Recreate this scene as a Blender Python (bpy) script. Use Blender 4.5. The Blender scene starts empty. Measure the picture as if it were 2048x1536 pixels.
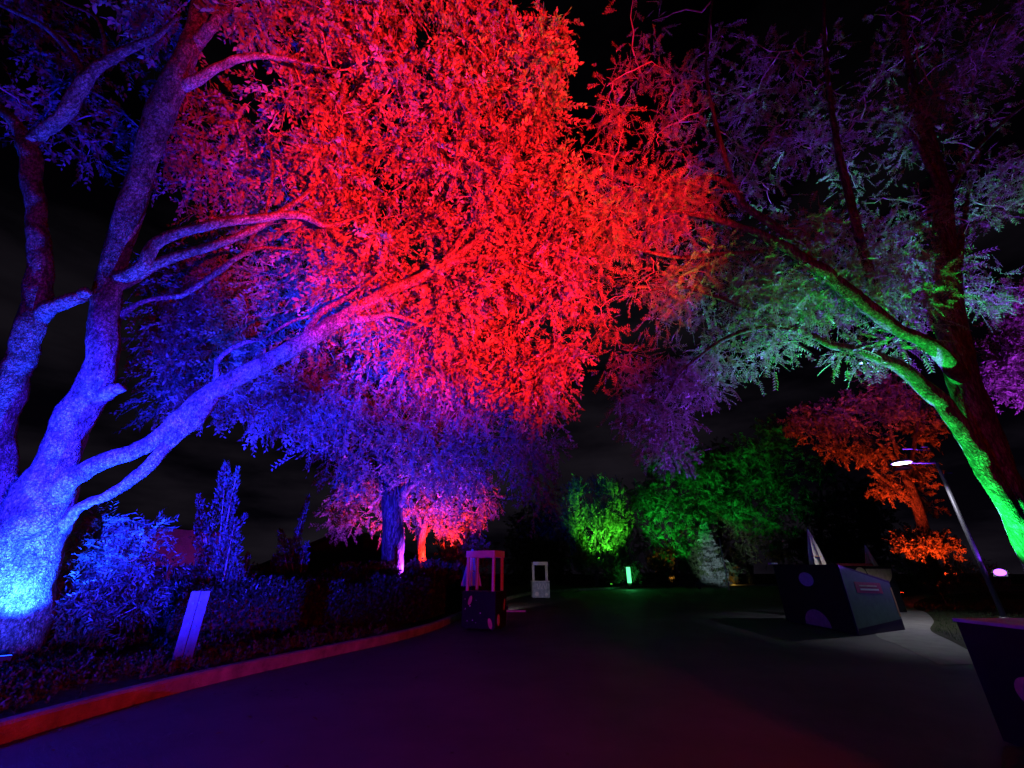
import bpy, bmesh, math, random
import numpy as np
from mathutils import Vector, Matrix

random.seed(7)
rng = np.random.default_rng(11)
SC = bpy.context.scene
COL = SC.collection
R = math.radians

# ---------------------------------------------------------------- camera
CAM = np.array([0.0, 0.0, 1.55])
PITCH = R(24.63)
FPX = 820.0
FWD = np.array([0, math.cos(PITCH), math.sin(PITCH)])
UPV = np.array([0, -math.sin(PITCH), math.cos(PITCH)])
RGT = np.array([1.0, 0, 0])
cd = bpy.data.cameras.new('camera')
cam = bpy.data.objects.new('camera', cd)
COL.objects.link(cam)
cam.location = CAM
cam.rotation_euler = (R(90) + PITCH, 0, 0)
cd.sensor_width = 36.0
cd.lens = FPX / 2048 * 36.0
cd.clip_start = 0.05
cd.clip_end = 2000
SC.camera = cam

# ---------------------------------------------------------------- night sky
w = bpy.data.worlds.new('World')
SC.world = w
w.use_nodes = True
nt = w.node_tree
N, L = nt.nodes, nt.links
N.clear()
out = N.new('ShaderNodeOutputWorld')
sky = N.new('ShaderNodeTexSky')
sky.sky_type = 'NISHITA'
sky.sun_disc = False
sky.sun_elevation = R(-9)
sky.sun_rotation = R(200)
bg1 = N.new('ShaderNodeBackground')
bg1.inputs[1].default_value = 0.05
L.new(sky.outputs[0], bg1.inputs[0])
tc = N.new('ShaderNodeTexCoord')
mp = N.new('ShaderNodeMapping')
mp.inputs['Scale'].default_value = (1.3, 1.3, 4.5)
nz = N.new('ShaderNodeTexNoise')
nz.inputs['Scale'].default_value = 1.7
nz.inputs['Detail'].default_value = 6
nz.inputs['Roughness'].default_value = 0.55
L.new(tc.outputs['Generated'], mp.inputs[0])
L.new(mp.outputs[0], nz.inputs['Vector'])
cr = N.new('ShaderNodeValToRGB')            # town glow caught by thin cloud
cr.color_ramp.elements[0].position = 0.40
cr.color_ramp.elements[0].color = (0.0012, 0.0009, 0.0022, 1)
cr.color_ramp.elements[1].position = 0.72
cr.color_ramp.elements[1].color = (0.0150, 0.0120, 0.0175, 1)
L.new(nz.outputs['Fac'], cr.inputs[0])
sep = N.new('ShaderNodeSeparateXYZ')
L.new(tc.outputs['Generated'], sep.inputs[0])
mr = N.new('ShaderNodeMapRange')
mr.inputs['From Min'].default_value = 0.0
mr.inputs['From Max'].default_value = 0.75
mr.inputs['To Min'].default_value = 1.0
mr.inputs['To Max'].default_value = 0.12
L.new(sep.outputs[2], mr.inputs[0])
bg2 = N.new('ShaderNodeBackground')
L.new(cr.outputs[0], bg2.inputs[0])
L.new(mr.outputs[0], bg2.inputs[1])
ad = N.new('ShaderNodeAddShader')
L.new(bg1.outputs[0], ad.inputs[0])
L.new(bg2.outputs[0], ad.inputs[1])
L.new(ad.outputs[0], out.inputs[0])

# faint moon, far below daylight strength
sd = bpy.data.lights.new('moon', 'SUN')
sd.energy = 0.0015
sd.angle = R(0.5)
sd.color = (0.8, 0.85, 1.0)
so = bpy.data.objects.new('moon', sd)
so.rotation_euler = (R(50), 0, R(200))
COL.objects.link(so)

SC.view_settings.view_transform = 'Standard'
SC.view_settings.look = 'None'
SC.view_settings.exposure = 0.0
SC.view_settings.gamma = 1.0
SC.view_settings.use_curve_mapping = False
SC.cycles.use_denoising = True
SC.cycles.max_bounces = 1
SC.cycles.diffuse_bounces = 1
SC.cycles.glossy_bounces = 1
SC.cycles.transmission_bounces = 1
SC.cycles.use_adaptive_sampling = True
SC.cycles.adaptive_threshold = 0.02
SC.cycles.adaptive_min_samples = 40
SC.cycles.sample_clamp_indirect = 4.0
SC.cycles.caustics_reflective = False
SC.cycles.caustics_refractive = False


# ================================================================ helpers
def P(px, py, d):
    """world point seen at photo pixel (px,py) at camera depth d metres"""
    return CAM + (RGT * (px - 1024) - UPV * (py - 768) + FWD * FPX) * (d / FPX)


def G(px, py, z=0.0):
    """ground point at height z seen at photo pixel"""
    r = RGT * (px - 1024) - UPV * (py - 768) + FWD * FPX
    return CAM + r * ((z - CAM[2]) / r[2])


def PY(px, py, y):
    r = RGT * (px - 1024) - UPV * (py - 768) + FWD * FPX
    return CAM + r * (y / r[1])


def mat(name, col, rough=0.7, var=0.0, scale=8.0, bump=0.0, bscale=40.0, spec=0.3, metal=0.0, emit=None, estr=0.0):
    m = bpy.data.materials.new(name)
    m.use_nodes = True
    t = m.node_tree
    b = t.nodes['Principled BSDF']
    b.inputs['Base Color'].default_value = (*col, 1)
    b.inputs['Roughness'].default_value = rough
    b.inputs['Specular IOR Level'].default_value = spec
    b.inputs['Metallic'].default_value = metal
    if emit:
        b.inputs['Emission Color'].default_value = (*emit, 1)
        b.inputs['Emission Strength'].default_value = estr
    co = t.nodes.new('ShaderNodeTexCoord')
    if var > 0:
        n = t.nodes.new('ShaderNodeTexNoise')
        n.inputs['Scale'].default_value = scale
        n.inputs['Detail'].default_value = 8
        n.inputs['Roughness'].default_value = 0.65
        t.links.new(co.outputs['Object'], n.inputs['Vector'])
        r = t.nodes.new('ShaderNodeValToRGB')
        r.color_ramp.elements[0].position = 0.3
        r.color_ramp.elements[1].position = 0.7
        r.color_ramp.elements[0].color = (*[c * (1 - var) for c in col], 1)
        r.color_ramp.elements[1].color = (*[min(1, c * (1 + var)) for c in col], 1)
        t.links.new(n.outputs['Fac'], r.inputs[0])
        t.links.new(r.outputs[0], b.inputs['Base Color'])
    if bump > 0:
        n2 = t.nodes.new('ShaderNodeTexNoise')
        n2.inputs['Scale'].default_value = bscale
        n2.inputs['Detail'].default_value = 6
        t.links.new(co.outputs['Object'], n2.inputs['Vector'])
        bp = t.nodes.new('ShaderNodeBump')
        bp.inputs['Strength'].default_value = bump
        bp.inputs['Distance'].default_value = 0.02
        t.links.new(n2.outputs['Fac'], bp.inputs['Height'])
        t.links.new(bp.outputs[0], b.inputs['Normal'])
    return m


def bark_mat(name, col, cells=16.0, squash=0.45, dist=0.03, strength=0.9):
    m = bpy.data.materials.new(name)
    m.use_nodes = True
    t = m.node_tree
    b = t.nodes['Principled BSDF']
    b.inputs['Roughness'].default_value = 0.85
    b.inputs['Specular IOR Level'].default_value = 0.2
    co = t.nodes.new('ShaderNodeTexCoord')
    mpp = t.nodes.new('ShaderNodeMapping')
    mpp.inputs['Scale'].default_value = (1, 1, squash)
    t.links.new(co.outputs['Object'], mpp.inputs[0])
    nz = t.nodes.new('ShaderNodeTexNoise')
    nz.inputs['Scale'].default_value = cells * 0.35
    nz.inputs['Detail'].default_value = 5
    t.links.new(mpp.outputs[0], nz.inputs['Vector'])
    mx = t.nodes.new('ShaderNodeMixRGB')
    mx.blend_type = 'ADD'
    mx.inputs[0].default_value = 0.12
    t.links.new(mpp.outputs[0], mx.inputs[1])
    t.links.new(nz.outputs['Color'], mx.inputs[2])
    v = t.nodes.new('ShaderNodeTexVoronoi')
    v.feature = 'DISTANCE_TO_EDGE'
    v.inputs['Scale'].default_value = cells
    t.links.new(mx.outputs[0], v.inputs['Vector'])
    r = t.nodes.new('ShaderNodeValToRGB')
    r.color_ramp.elements[0].position = 0.0
    r.color_ramp.elements[0].color = (*[c * 0.4 for c in col], 1)
    r.color_ramp.elements[1].position = 0.2
    r.color_ramp.elements[1].color = (*col, 1)
    t.links.new(v.outputs['Distance'], r.inputs[0])
    n2 = t.nodes.new('ShaderNodeTexNoise')
    n2.inputs['Scale'].default_value = cells * 0.9
    n2.inputs['Detail'].default_value = 3
    n2.inputs['Roughness'].default_value = 0.6
    t.links.new(mpp.outputs[0], n2.inputs['Vector'])
    r2 = t.nodes.new('ShaderNodeValToRGB')
    r2.color_ramp.elements[0].position = 0.40
    r2.color_ramp.elements[0].color = (0.16, 0.16, 0.16, 1)
    r2.color_ramp.elements[1].position = 0.60
    r2.color_ramp.elements[1].color = (1, 1, 1, 1)
    t.links.new(n2.outputs['Fac'], r2.inputs[0])
    m2 = t.nodes.new('ShaderNodeMixRGB')
    m2.blend_type = 'MULTIPLY'
    m2.inputs[0].default_value = 0.9
    t.links.new(r.outputs[0], m2.inputs[1])
    t.links.new(r2.outputs[0], m2.inputs[2])
    n4 = t.nodes.new('ShaderNodeTexNoise')           # broad scars and weathered plates, drawn out along the stem
    n4.inputs['Scale'].default_value = cells * 0.14
    n4.inputs['Detail'].default_value = 4
    n4.inputs['Distortion'].default_value = 1.2
    t.links.new(mpp.outputs[0], n4.inputs['Vector'])
    r4 = t.nodes.new('ShaderNodeValToRGB')
    r4.color_ramp.elements[0].position = 0.38
    r4.color_ramp.elements[0].color = (0.42, 0.42, 0.42, 1)
    r4.color_ramp.elements[1].position = 0.56
    r4.color_ramp.elements[1].color = (1, 1, 1, 1)
    t.links.new(n4.outputs['Fac'], r4.inputs[0])
    m4 = t.nodes.new('ShaderNodeMixRGB')
    m4.blend_type = 'MULTIPLY'
    m4.inputs[0].default_value = 1.0
    t.links.new(m2.outputs[0], m4.inputs[1])
    t.links.new(r4.outputs[0], m4.inputs[2])
    t.links.new(m4.outputs[0], b.inputs['Base Color'])
    n3 = t.nodes.new('ShaderNodeTexNoise')
    n3.inputs['Scale'].default_value = cells * 2.2
    n3.inputs['Detail'].default_value = 5
    t.links.new(mpp.outputs[0], n3.inputs['Vector'])
    ma = t.nodes.new('ShaderNodeMath')
    ma.operation = 'MULTIPLY_ADD'
    ma.inputs[1].default_value = 0.35
    t.links.new(n3.outputs['Fac'], ma.inputs[0])
    mm = t.nodes.new('ShaderNodeMath')
    mm.operation = 'MINIMUM'
    mm.inputs[1].default_value = 0.3
    t.links.new(v.outputs['Distance'], mm.inputs[0])
    m5 = t.nodes.new('ShaderNodeMath')
    m5.operation = 'MULTIPLY_ADD'
    m5.inputs[1].default_value = 1.6
    t.links.new(n4.outputs['Fac'], m5.inputs[0])
    t.links.new(mm.outputs[0], m5.inputs[2])
    t.links.new(m5.outputs[0], ma.inputs[2])
    bp = t.nodes.new('ShaderNodeBump')
    bp.inputs['Strength'].default_value = strength
    bp.inputs['Distance'].default_value = dist
    t.links.new(ma.outputs[0], bp.inputs['Height'])
    t.links.new(bp.outputs[0], b.inputs['Normal'])
    return m


def leaf_mat(name, dark, light, trans=0.3, rough=0.5):
    m = bpy.data.materials.new(name)
    m.use_nodes = True
    t = m.node_tree
    b = t.nodes['Principled BSDF']
    o = t.nodes['Material Output']
    b.inputs['Roughness'].default_value = rough
    b.inputs['Specular IOR Level'].default_value = 0.25
    a = t.nodes.new('ShaderNodeAttribute')
    a.attribute_name = 'tint'
    r = t.nodes.new('ShaderNodeValToRGB')
    r.color_ramp.elements[0].color = (*dark, 1)
    r.color_ramp.elements[1].color = (*light, 1)
    t.links.new(a.outputs['Fac'], r.inputs[0])
    t.links.new(r.outputs[0], b.inputs['Base Color'])
    tr = t.nodes.new('ShaderNodeBsdfTranslucent')
    t.links.new(r.outputs[0], tr.inputs[0])
    mx = t.nodes.new('ShaderNodeMixShader')
    mx.inputs[0].default_value = trans
    t.links.new(b.outputs[0], mx.inputs[1])
    t.links.new(tr.outputs[0], mx.inputs[2])
    t.links.new(mx.outputs[0], o.inputs[0])
    return m


def props(o, label=None, cat=None, group=None, kind=None):
    if label: o['label'] = label
    if cat: o['category'] = cat
    if group: o['group'] = group
    if kind: o['kind'] = kind
    return o


def empty(name, loc, label, cat, group=None, rz=0.0):
    o = bpy.data.objects.new(name, None)
    o.location = loc
    o.rotation_euler = (0, 0, rz)
    o.empty_display_size = 0.2
    COL.objects.link(o)
    return props(o, label, cat, group)


def mesh_obj(name, verts, faces, m, parent=None, smooth=False, tint=None):
    me = bpy.data.meshes.new(name)
    verts = np.asarray(verts, dtype=np.float32)
    if isinstance(faces, np.ndarray):
        k = faces.shape[1]
        me.vertices.add(len(verts))
        me.vertices.foreach_set('co', verts.ravel())
        me.loops.add(faces.size)
        me.loops.foreach_set('vertex_index', faces.astype(np.int32).ravel())
        me.polygons.add(len(faces))
        me.polygons.foreach_set('loop_start', np.arange(0, faces.size, k, dtype=np.int32))
        me.polygons.foreach_set('loop_total', np.full(len(faces), k, dtype=np.int32))
        me.update(calc_edges=True)
    else:
        me.from_pydata([tuple(map(float, v)) for v in verts], [], faces)
        me.update()
    if smooth:
        me.polygons.foreach_set('use_smooth', np.ones(len(me.polygons), dtype=bool))
    if tint is not None:
        at = me.attributes.new('tint', 'FLOAT', 'POINT')
        at.data.foreach_set('value', np.asarray(tint, dtype=np.float32))
    me.materials.append(m)
    o = bpy.data.objects.new(name, me)
    COL.objects.link(o)
    if parent: o.parent = parent
    return o


def bm_obj(name, bm, m, parent=None, smooth=False, bevel=0.0):
    if bevel > 0:
        bmesh.ops.bevel(bm, geom=list(bm.edges), offset=bevel, segments=2, affect='EDGES', profile=0.6)
    bmesh.ops.recalc_face_normals(bm, faces=bm.faces)
    me = bpy.data.meshes.new(name)
    bm.to_mesh(me)
    bm.free()
    if smooth:
        for p in me.polygons: p.use_smooth = True
    me.materials.append(m)
    o = bpy.data.objects.new(name, me)
    COL.objects.link(o)
    if parent: o.parent = parent
    return o


def box_bm(c, s, bm=None, rot=None):
    bm = bm or bmesh.new()
    M = Matrix.Translation(Vector(c)) @ (rot.to_4x4() if rot else Matrix.Identity(4)) @ Matrix.Diagonal((*s, 1))
    bmesh.ops.create_cube(bm, size=1, matrix=M)
    return bm


def box(name, c, s, m, parent=None, bevel=0.008, rot=None):
    return bm_obj(name, box_bm(c, s, rot=rot), m, parent, bevel=bevel)


def cyl_bm(p0, p1, r0, r1, seg=16, bm=None):
    bm = bm or bmesh.new()
    p0, p1 = Vector(p0), Vector(p1)
    d = p1 - p0
    q = d.to_track_quat('Z', 'Y').to_matrix().to_4x4()
    bmesh.ops.create_cone(bm, cap_ends=True, segments=seg, radius1=r0, radius2=r1, depth=d.length,
                          matrix=Matrix.Translation((p0 + p1) / 2) @ q)
    return bm


def cyl(name, p0, p1, r0, r1, m, parent=None, seg=16):
    o = bm_obj(name, cyl_bm(p0, p1, r0, r1, seg), m, parent)
    for p in o.data.polygons: p.use_smooth = len(p.vertices) == 4
    return o


def catmull(pts, n):
    pts = np.asarray(pts, float)
    ext = np.vstack([2 * pts[0] - pts[1], pts, 2 * pts[-1] - pts[-2]])
    o = []
    for i in range(1, len(ext) - 2):
        a, b, c, d = ext[i - 1:i + 3]
        for k in range(n):
            t = k / n
            o.append(0.5 * (2 * b + (c - a) * t + (2 * a - 5 * b + 4 * c - d) * t * t + (3 * b - a - 3 * c + d) * t ** 3))
    o.append(ext[-2])
    return np.array(o)


def tube_arrays(pts, rad, sides=10, lump=0.0, seed=0):
    pts = np.asarray(pts, float)
    n = len(pts)
    tan = np.gradient(pts, axis=0)
    tan /= np.linalg.norm(tan, axis=1)[:, None] + 1e-9
    ref = np.array([0.3, -1.0, 0.2])
    a = np.cross(tan[0], ref)
    a /= np.linalg.norm(a)
    V = np.zeros((n, sides, 3))
    rs = np.random.default_rng(seed)
    ph = rs.uniform(0, 6.28, 4)
    th = np.linspace(0, 2 * math.pi, sides, endpoint=False)
    for i in range(n):
        a = a - tan[i] * a.dot(tan[i])
        a /= np.linalg.norm(a) + 1e-9
        b = np.cross(tan[i], a)
        rr = rad[i] * (1 + lump * (0.5 * np.sin(2 * th + ph[0] + i * 0.35) + 0.35 * np.sin(3 * th + ph[1] - i * 0.5)
                                  + 0.3 * np.sin(5 * th + ph[2] + i * 0.8) + 0.3 * np.sin(i * 0.9 + ph[3]) + 0.25 * rs.normal(size=sides)))
        V[i] = pts[i] + np.cos(th)[:, None] * a * rr[:, None] + np.sin(th)[:, None] * b * rr[:, None]
    F = []
    for i in range(n - 1):
        for k in range(sides):
            k2 = (k + 1) % sides
            F.append((i * sides + k, i * sides + k2, (i + 1) * sides + k2, (i + 1) * sides + k))
    F.append(tuple(range(sides))[::-1])
    F.append(tuple((n - 1) * sides + k for k in range(sides)))
    return V.reshape(-1, 3), F


def rand_unit(n):
    v = rng.normal(size=(n, 3))
    return v / np.linalg.norm(v, axis=1)[:, None]


def nrm(v):
    return v / (np.linalg.norm(v, axis=-1, keepdims=True) + 1e-9)


def diamonds(pos, d, nor, ln, wd):
    """leaf blades: two triangles folded along the midrib"""
    side = nrm(np.cross(d, nor))
    up = nrm(np.cross(side, d))
    n = len(pos)
    ln = np.broadcast_to(np.asarray(ln), (n,))[:, None]
    wd = np.broadcast_to(np.asarray(wd), (n,))[:, None]
    mid = pos + d * ln * 0.42 + up * wd * 0.16
    V = np.stack([pos, mid + side * wd * 0.5, pos + d * ln, mid - side * wd * 0.5], axis=1).reshape(-1, 3)
    i = np.arange(n)[:, None] * 4
    F = np.concatenate([i + np.array([[0, 1, 2]]), i + np.array([[0, 2, 3]])], axis=0)
    return V, F


# ================================================================ materials
M_asphalt = mat('asphalt', (0.046, 0.046, 0.050), 0.68, 0.5, 0.55, 0.9, 90, 0.4)
M_ground = mat('soil_and_grass', (0.030, 0.034, 0.018), 0.95, 0.5, 5.0, 0.9, 25, 0.1)
M_mulch = mat('bark_mulch', (0.045, 0.030, 0.020), 0.95, 0.6, 14.0, 1.0, 45, 0.1)
M_kerb = mat('kerb_concrete', (0.19, 0.18, 0.17), 0.88, 0.55, 3.0, 0.8, 45, 0.2)
M_path = mat('path_concrete', (0.19, 0.185, 0.175), 0.85, 0.18, 2.5, 0.3, 70, 0.2)
M_bark_l = bark_mat('maple_bark', (0.20, 0.195, 0.19), 30, 0.62, 0.04)
M_bark_m = bark_mat('furrowed_bark', (0.12, 0.11, 0.10), 14, 0.16, 0.05)
M_bark_r = bark_mat('locust_bark', (0.085, 0.085, 0.078), 20, 0.22, 0.04)
M_twig = mat('twig_bark', (0.16, 0.15, 0.14), 0.85, 0.2, 9)
M_leaf_l = leaf_mat('broad_leaf', (0.075, 0.085, 0.060), (0.150, 0.165, 0.120), 0.30)
M_leaf_m = leaf_mat('elm_leaf', (0.070, 0.085, 0.055), (0.130, 0.145, 0.100), 0.30)
M_leaf_r = leaf_mat('locust_leaflet', (0.065, 0.090, 0.050), (0.135, 0.160, 0.100), 0.35)
M_leaf_g = leaf_mat('poplar_leaf', (0.045, 0.085, 0.035), (0.090, 0.140, 0.060), 0.30)
M_leaf_o = leaf_mat('oak_leaf', (0.080, 0.075, 0.030), (0.150, 0.120, 0.050), 0.30)
M_needle = leaf_mat('juniper_needle', (0.018, 0.030, 0.026), (0.055, 0.075, 0.065), 0.15)
M_spruce = leaf_mat('blue_spruce_needle', (0.150, 0.185, 0.180), (0.260, 0.300, 0.300), 0.1)
M_yew = leaf_mat('yew_needle', (0.008, 0.013, 0.007), (0.018, 0.026, 0.014), 0.1)
M_cover = leaf_mat('ground_cover_leaf', (0.025, 0.035, 0.020), (0.075, 0.085, 0.055), 0.25)
M_black = mat('powder_coated_black', (0.012, 0.012, 0.013), 0.5, 0.2, 20)
M_navy = mat('night_sky_paint', (0.006, 0.006, 0.011), 0.6, 0.35, 4)
M_white = mat('cream_paint', (0.52, 0.50, 0.50), 0.6, 0.12, 9)
M_grey = mat('galvanised_steel', (0.09, 0.09, 0.10), 0.5, 0.12, 14, metal=0.3)
M_planet = mat('planet_paint', (0.42, 0.33, 0.22), 0.7, 0.3, 9)
M_planet2 = mat('pale_planet_paint', (0.50, 0.50, 0.52), 0.7, 0.25, 9)
M_canvas = mat('canvas_cloth', (0.60, 0.52, 0.44), 0.85, 0.12, 6, 0.4, 30)
M_canvas_o = mat('ochre_canvas', (0.60, 0.38, 0.16), 0.85, 0.12, 6, 0.4, 30)
M_panel = mat('dark_green_board', (0.055, 0.115, 0.075), 0.55, 0.25, 5)
M_redlab = mat('red_label', (0.35, 0.045, 0.05), 0.6, 0.2, 12)
M_ochre = mat('ochre_trim', (0.45, 0.27, 0.08), 0.7, 0.2, 10)
M_stucco = mat('stucco', (0.32, 0.28, 0.27), 0.9, 0.25, 3, 1.0, 22)
M_shingle = mat('dark_shingle', (0.035, 0.033, 0.035), 0.9, 0.4, 9, 0.8, 30)
M_wood = mat('weathered_wood', (0.05, 0.05, 0.06), 0.8, 0.3, 12, 0.5, 40)


def emit_mat(name, col, s):
    m = bpy.data.materials.new(name)
    m.use_nodes = True
    t = m.node_tree
    e = t.nodes.new('ShaderNodeEmission')
    e.inputs[0].default_value = (*col, 1)
    e.inputs[1].default_value = s
    t.links.new(e.outputs[0], t.nodes['Material Output'].inputs[0])
    return m


# ================================================================ setting
kerb_line = [(-5.6, -12), (-5.55, -4), (-5.35, 1), (-5.05, 5.15), (-4.62, 7.37), (-3.75, 9.6), (-2.85, 11.7), (-2.25, 14),
             (-1.9, 17), (-1.5, 20.5), (-0.6, 26), (0.9, 33), (2.6, 37.5), (5.5, 41), (9, 44)]
KL = catmull([(x, y, 0) for x, y in kerb_line], 8)

gs = 420.0
gv = [(-gs, -60, -0.02), (gs, -60, -0.02), (gs, gs, -0.02), (-gs, gs, -0.02)]
props(mesh_obj('ground', gv, [(0, 1, 2, 3)], M_ground), kind='structure')

rv = [(p[0], p[1], 0.0) for p in KL] + [(17, 55.5, 0), (30, 56.5, 0), (70, 58, 0), (70, -12, 0)]
bm = bmesh.new()
f = bm.faces.new([bm.verts.new(v) for v in rv])
bmesh.ops.triangulate(bm, faces=[f])
props(bm_obj('road', bm, M_asphalt), kind='structure')


def sweep_kerb(name, line, wdt, h, z0=0.0, m=M_kerb):
    line = np.asarray(line, float)
    t = np.gradient(line[:, :2], axis=0)
    t /= np.linalg.norm(t, axis=1)[:, None]
    nn = np.stack([-t[:, 1], t[:, 0]], axis=1)
    prof = [(0, z0 - 0.05), (0.0, h - 0.03), (0.03, h), (wdt, h), (wdt, z0 - 0.05)]
    V, F = [], []
    for i in range(len(line)):
        for (o, z) in prof:
            V.append((line[i, 0] + nn[i, 0] * o, line[i, 1] + nn[i, 1] * o, z))
    k = len(prof)
    for i in range(len(line) - 1):
        for j in range(k - 1):
            F.append((i * k + j, (i + 1) * k + j, (i + 1) * k + j + 1, i * k + j + 1))
    return props(mesh_obj(name, V, F, m), kind='structure')


sweep_kerb('kerb_left', KL, 0.16, 0.19)
far_l = catmull([(9, 44, 0), (13, 51, 0), (17, 55.3, 0), (24, 55.9, 0), (30, 56.4, 0), (45, 57, 0), (70, 57.8, 0)], 4)
sweep_kerb('kerb_far', far_l, 0.5, 0.16)

# planting bed behind the left kerb: gently rolling
bx = np.linspace(0, 1, 26) ** 1.3 * 45
V, F = [], []
for i, p in enumerate(KL):
    for j, d in enumerate(bx):
        x = p[0] - 0.165 - d
        hgt = 0.15 + 0.27 * (1 - math.exp(-d / 5.0)) + 0.06 * math.sin(x * 1.9 + p[1] * 0.7) * (1 - math.exp(-d)) \
            + 0.03 * math.sin(x * 4.1 - p[1] * 2.3) * (1 - math.exp(-d))
        V.append((x, p[1], hgt))
nb = len(bx)
for i in range(len(KL) - 1):
    for j in range(nb - 1):
        F.append((i * nb + j, (i + 1) * nb + j, (i + 1) * nb + j + 1, i * nb + j + 1))
props(mesh_obj('planting_bed', V, F, M_mulch, smooth=True), kind='structure')


def bed_z(x, y):
    kx = np.interp(y, KL[:, 1], KL[:, 0])
    d = max(0.0, kx - 0.165 - x)
    return 0.15 + 0.27 * (1 - math.exp(-d / 5.0))


# lawn on the right with a curved concrete path round it
lb = [(1990, 1330), (1905, 1285), (1862, 1262), (1868, 1243), (1852, 1226), (1828, 1216), (1836, 1203), (1872, 1193), (1960, 1184)]
LB = [G(a, b)[:2] for a, b in lb]
LBc = catmull([(a, b, 0) for a, b in LB], 8)
lawn = [(p[0], p[1], 0.024) for p in LBc] + [(90, 52, 0.024), (90, 3, 0.024), (9, 3, 0.024)]
bm = bmesh.new()
f = bm.faces.new([bm.verts.new(v) for v in lawn])
bmesh.ops.triangulate(bm, faces=[f])
props(bm_obj('lawn', bm, M_ground), kind='structure')
pb = [(1880, 1330), (1800, 1292), (1752, 1268), (1790, 1240), (1790, 1222), (1786, 1208), (1806, 1196), (1850, 1188), (1960, 1180)]
PBc = catmull([(*G(a, b)[:2], 0) for a, b in pb], 8)
V = [(p[0], p[1], 0.008) for p in PBc] + [(p[0], p[1], 0.016) for p in LBc]
nn_ = len(PBc)
F = [(i, i + 1, nn_ + i + 1, nn_ + i) for i in range(nn_ - 1)]
props(mesh_obj('path', V, F, M_path), kind='structure')


# ================================================================ floodlights
def flood(loc, target, col, power, cone, blend, label, group='coloured garden floodlights', size=0.10, lens=12.0, stand=None, doors=None, on_ground=True, lampscale=1.0, spill=0.0, round_lens=False):
    loc = Vector(loc)
    tgt = Vector(target)
    root = empty('floodlight', loc, label, 'floodlight', group)
    d = (tgt - loc).normalized()
    q = d.to_track_quat('-Z', 'Y').to_matrix()
    s = size / 0.10

    def T(p): return tuple(q @ (Vector(p) * s))
    box('housing', T((0, 0, 0.045)), (0.24 * s, 0.20 * s, 0.07 * s), M_black, root, 0.008 * s, q)
    bmf = bmesh.new()
    for k in range(6):
        box_bm(T((-0.09 + 0.036 * k, 0, 0.095)), (0.008 * s, 0.16 * s, 0.03 * s), bmf, q)
    bm_obj('cooling_fins', bmf, M_black, root)
    if round_lens:           # a domed glass that also throws light sideways
        bl = bmesh.new()
        bmesh.ops.create_uvsphere(bl, u_segments=24, v_segments=12, radius=1, matrix=Matrix.Translation(T((0, 0, 0.0))) @ q.to_4x4() @ Matrix.Diagonal((0.10 * s, 0.085 * s, 0.06 * s, 1)))
        bm_obj('lens', bl, emit_mat('lit_lens', (0.34, 0.07, 1.0), lens), root, smooth=True)
    else:
        box('lens', T((0, 0, 0.007)), (0.20 * s, 0.16 * s, 0.008 * s), emit_mat('lit_lens', col, lens), root, 0, q)
    for sx in (-1, 1):
        box('bracket', T((sx * 0.135, 0, 0.06)), (0.012 * s, 0.03 * s, 0.10 * s), M_black, root, 0, q)
    if on_ground:
        zg = stand if stand is not None else 0.0
        cyl('stake', (0, 0, zg - loc.z), T((0, 0, 0.09)), 0.014, 0.014, M_black, root, 8)
    if doors:
        for (c, sz) in doors:
            box('light_blocker', T(c), tuple(v * s for v in sz), M_black, root, 0, q)
    ld = bpy.data.lights.new('floodlight_beam', 'SPOT')
    ld.energy = power
    ld.color = col
    ld.spot_size = R(cone)
    ld.spot_blend = blend
    ld.shadow_soft_size = 0.06 * s * lampscale
    lo = bpy.data.objects.new('floodlight_beam', ld)
    lo.parent = root
    mloc = Matrix.Translation(d * (0.16 if round_lens else 0.03) * s) @ q.to_4x4()
    lo.matrix_local = mloc
    COL.objects.link(lo)
    if spill > 0:            # light that leaves the lens outside the main beam
        l2 = ld.copy()
        l2.energy = power * spill
        l2.shadow_soft_size = 0.02
        l2.spot_size = R(172)
        l2.spot_blend = 0.3
        o2 = bpy.data.objects.new('floodlight_spill', l2)
        o2.parent = root
        o2.matrix_local = mloc
        COL.objects.link(o2)
    return root


BLUE = (0.011, 0.011, 1.0)
BLUE_HOT = (0.005, 0.036, 1.0)
RED = (1.0, 0.008, 0.011)
GREEN = (0.012, 1.0, 0.10)
PURPLE = (0.22, 0.035, 1.0)
ORANGE = (1.0, 0.055, 0.012)
MAGENTA = (0.50, 0.02, 0.85)

flood(tuple(P(4, 1312, 5.82)), (-7.9, 7.7, 5.2), BLUE_HOT, 19000, 92, 0.5, 'blue floodlight at the foot of the huge forked tree', stand=0.2, spill=0.01)
flood((-5.7, 2.2, 0.55), tuple(P(640, 850, 13)), BLUE, 72000, 62, 0.8, 'blue floodlight in the bed aimed at the hanging canopy', stand=0.15, spill=0.019)
flood((-8.2, 12.0, 1.0), tuple(P(500, 630, 14.5)), BLUE, 30000, 84, 0.7, 'blue floodlight between the two hedges', stand=0.2)
red = flood((4.0, -1.6, 0.55), tuple(P(985, 410, 11.5)), RED, 185000, 54, 0.75, 'red floodlight on the asphalt aimed up at the canopy', spill=0.014)
box('light_blocker', (-0.085 + 0.30, 0.594 + 0.04, -0.06), (0.60, 0.012, 0.46), M_black, red, 0, Matrix.Rotation(math.atan2(0.141, 0.99), 3, 'Z'))  # added unseen plate that keeps red spill off the asphalt to its right
flood((11.6, 11.5, 0.32), tuple(P(1800, 640, 11.2)), GREEN, 25000, 78, 0.7, 'green floodlight below the leaning locust tree')



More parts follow.
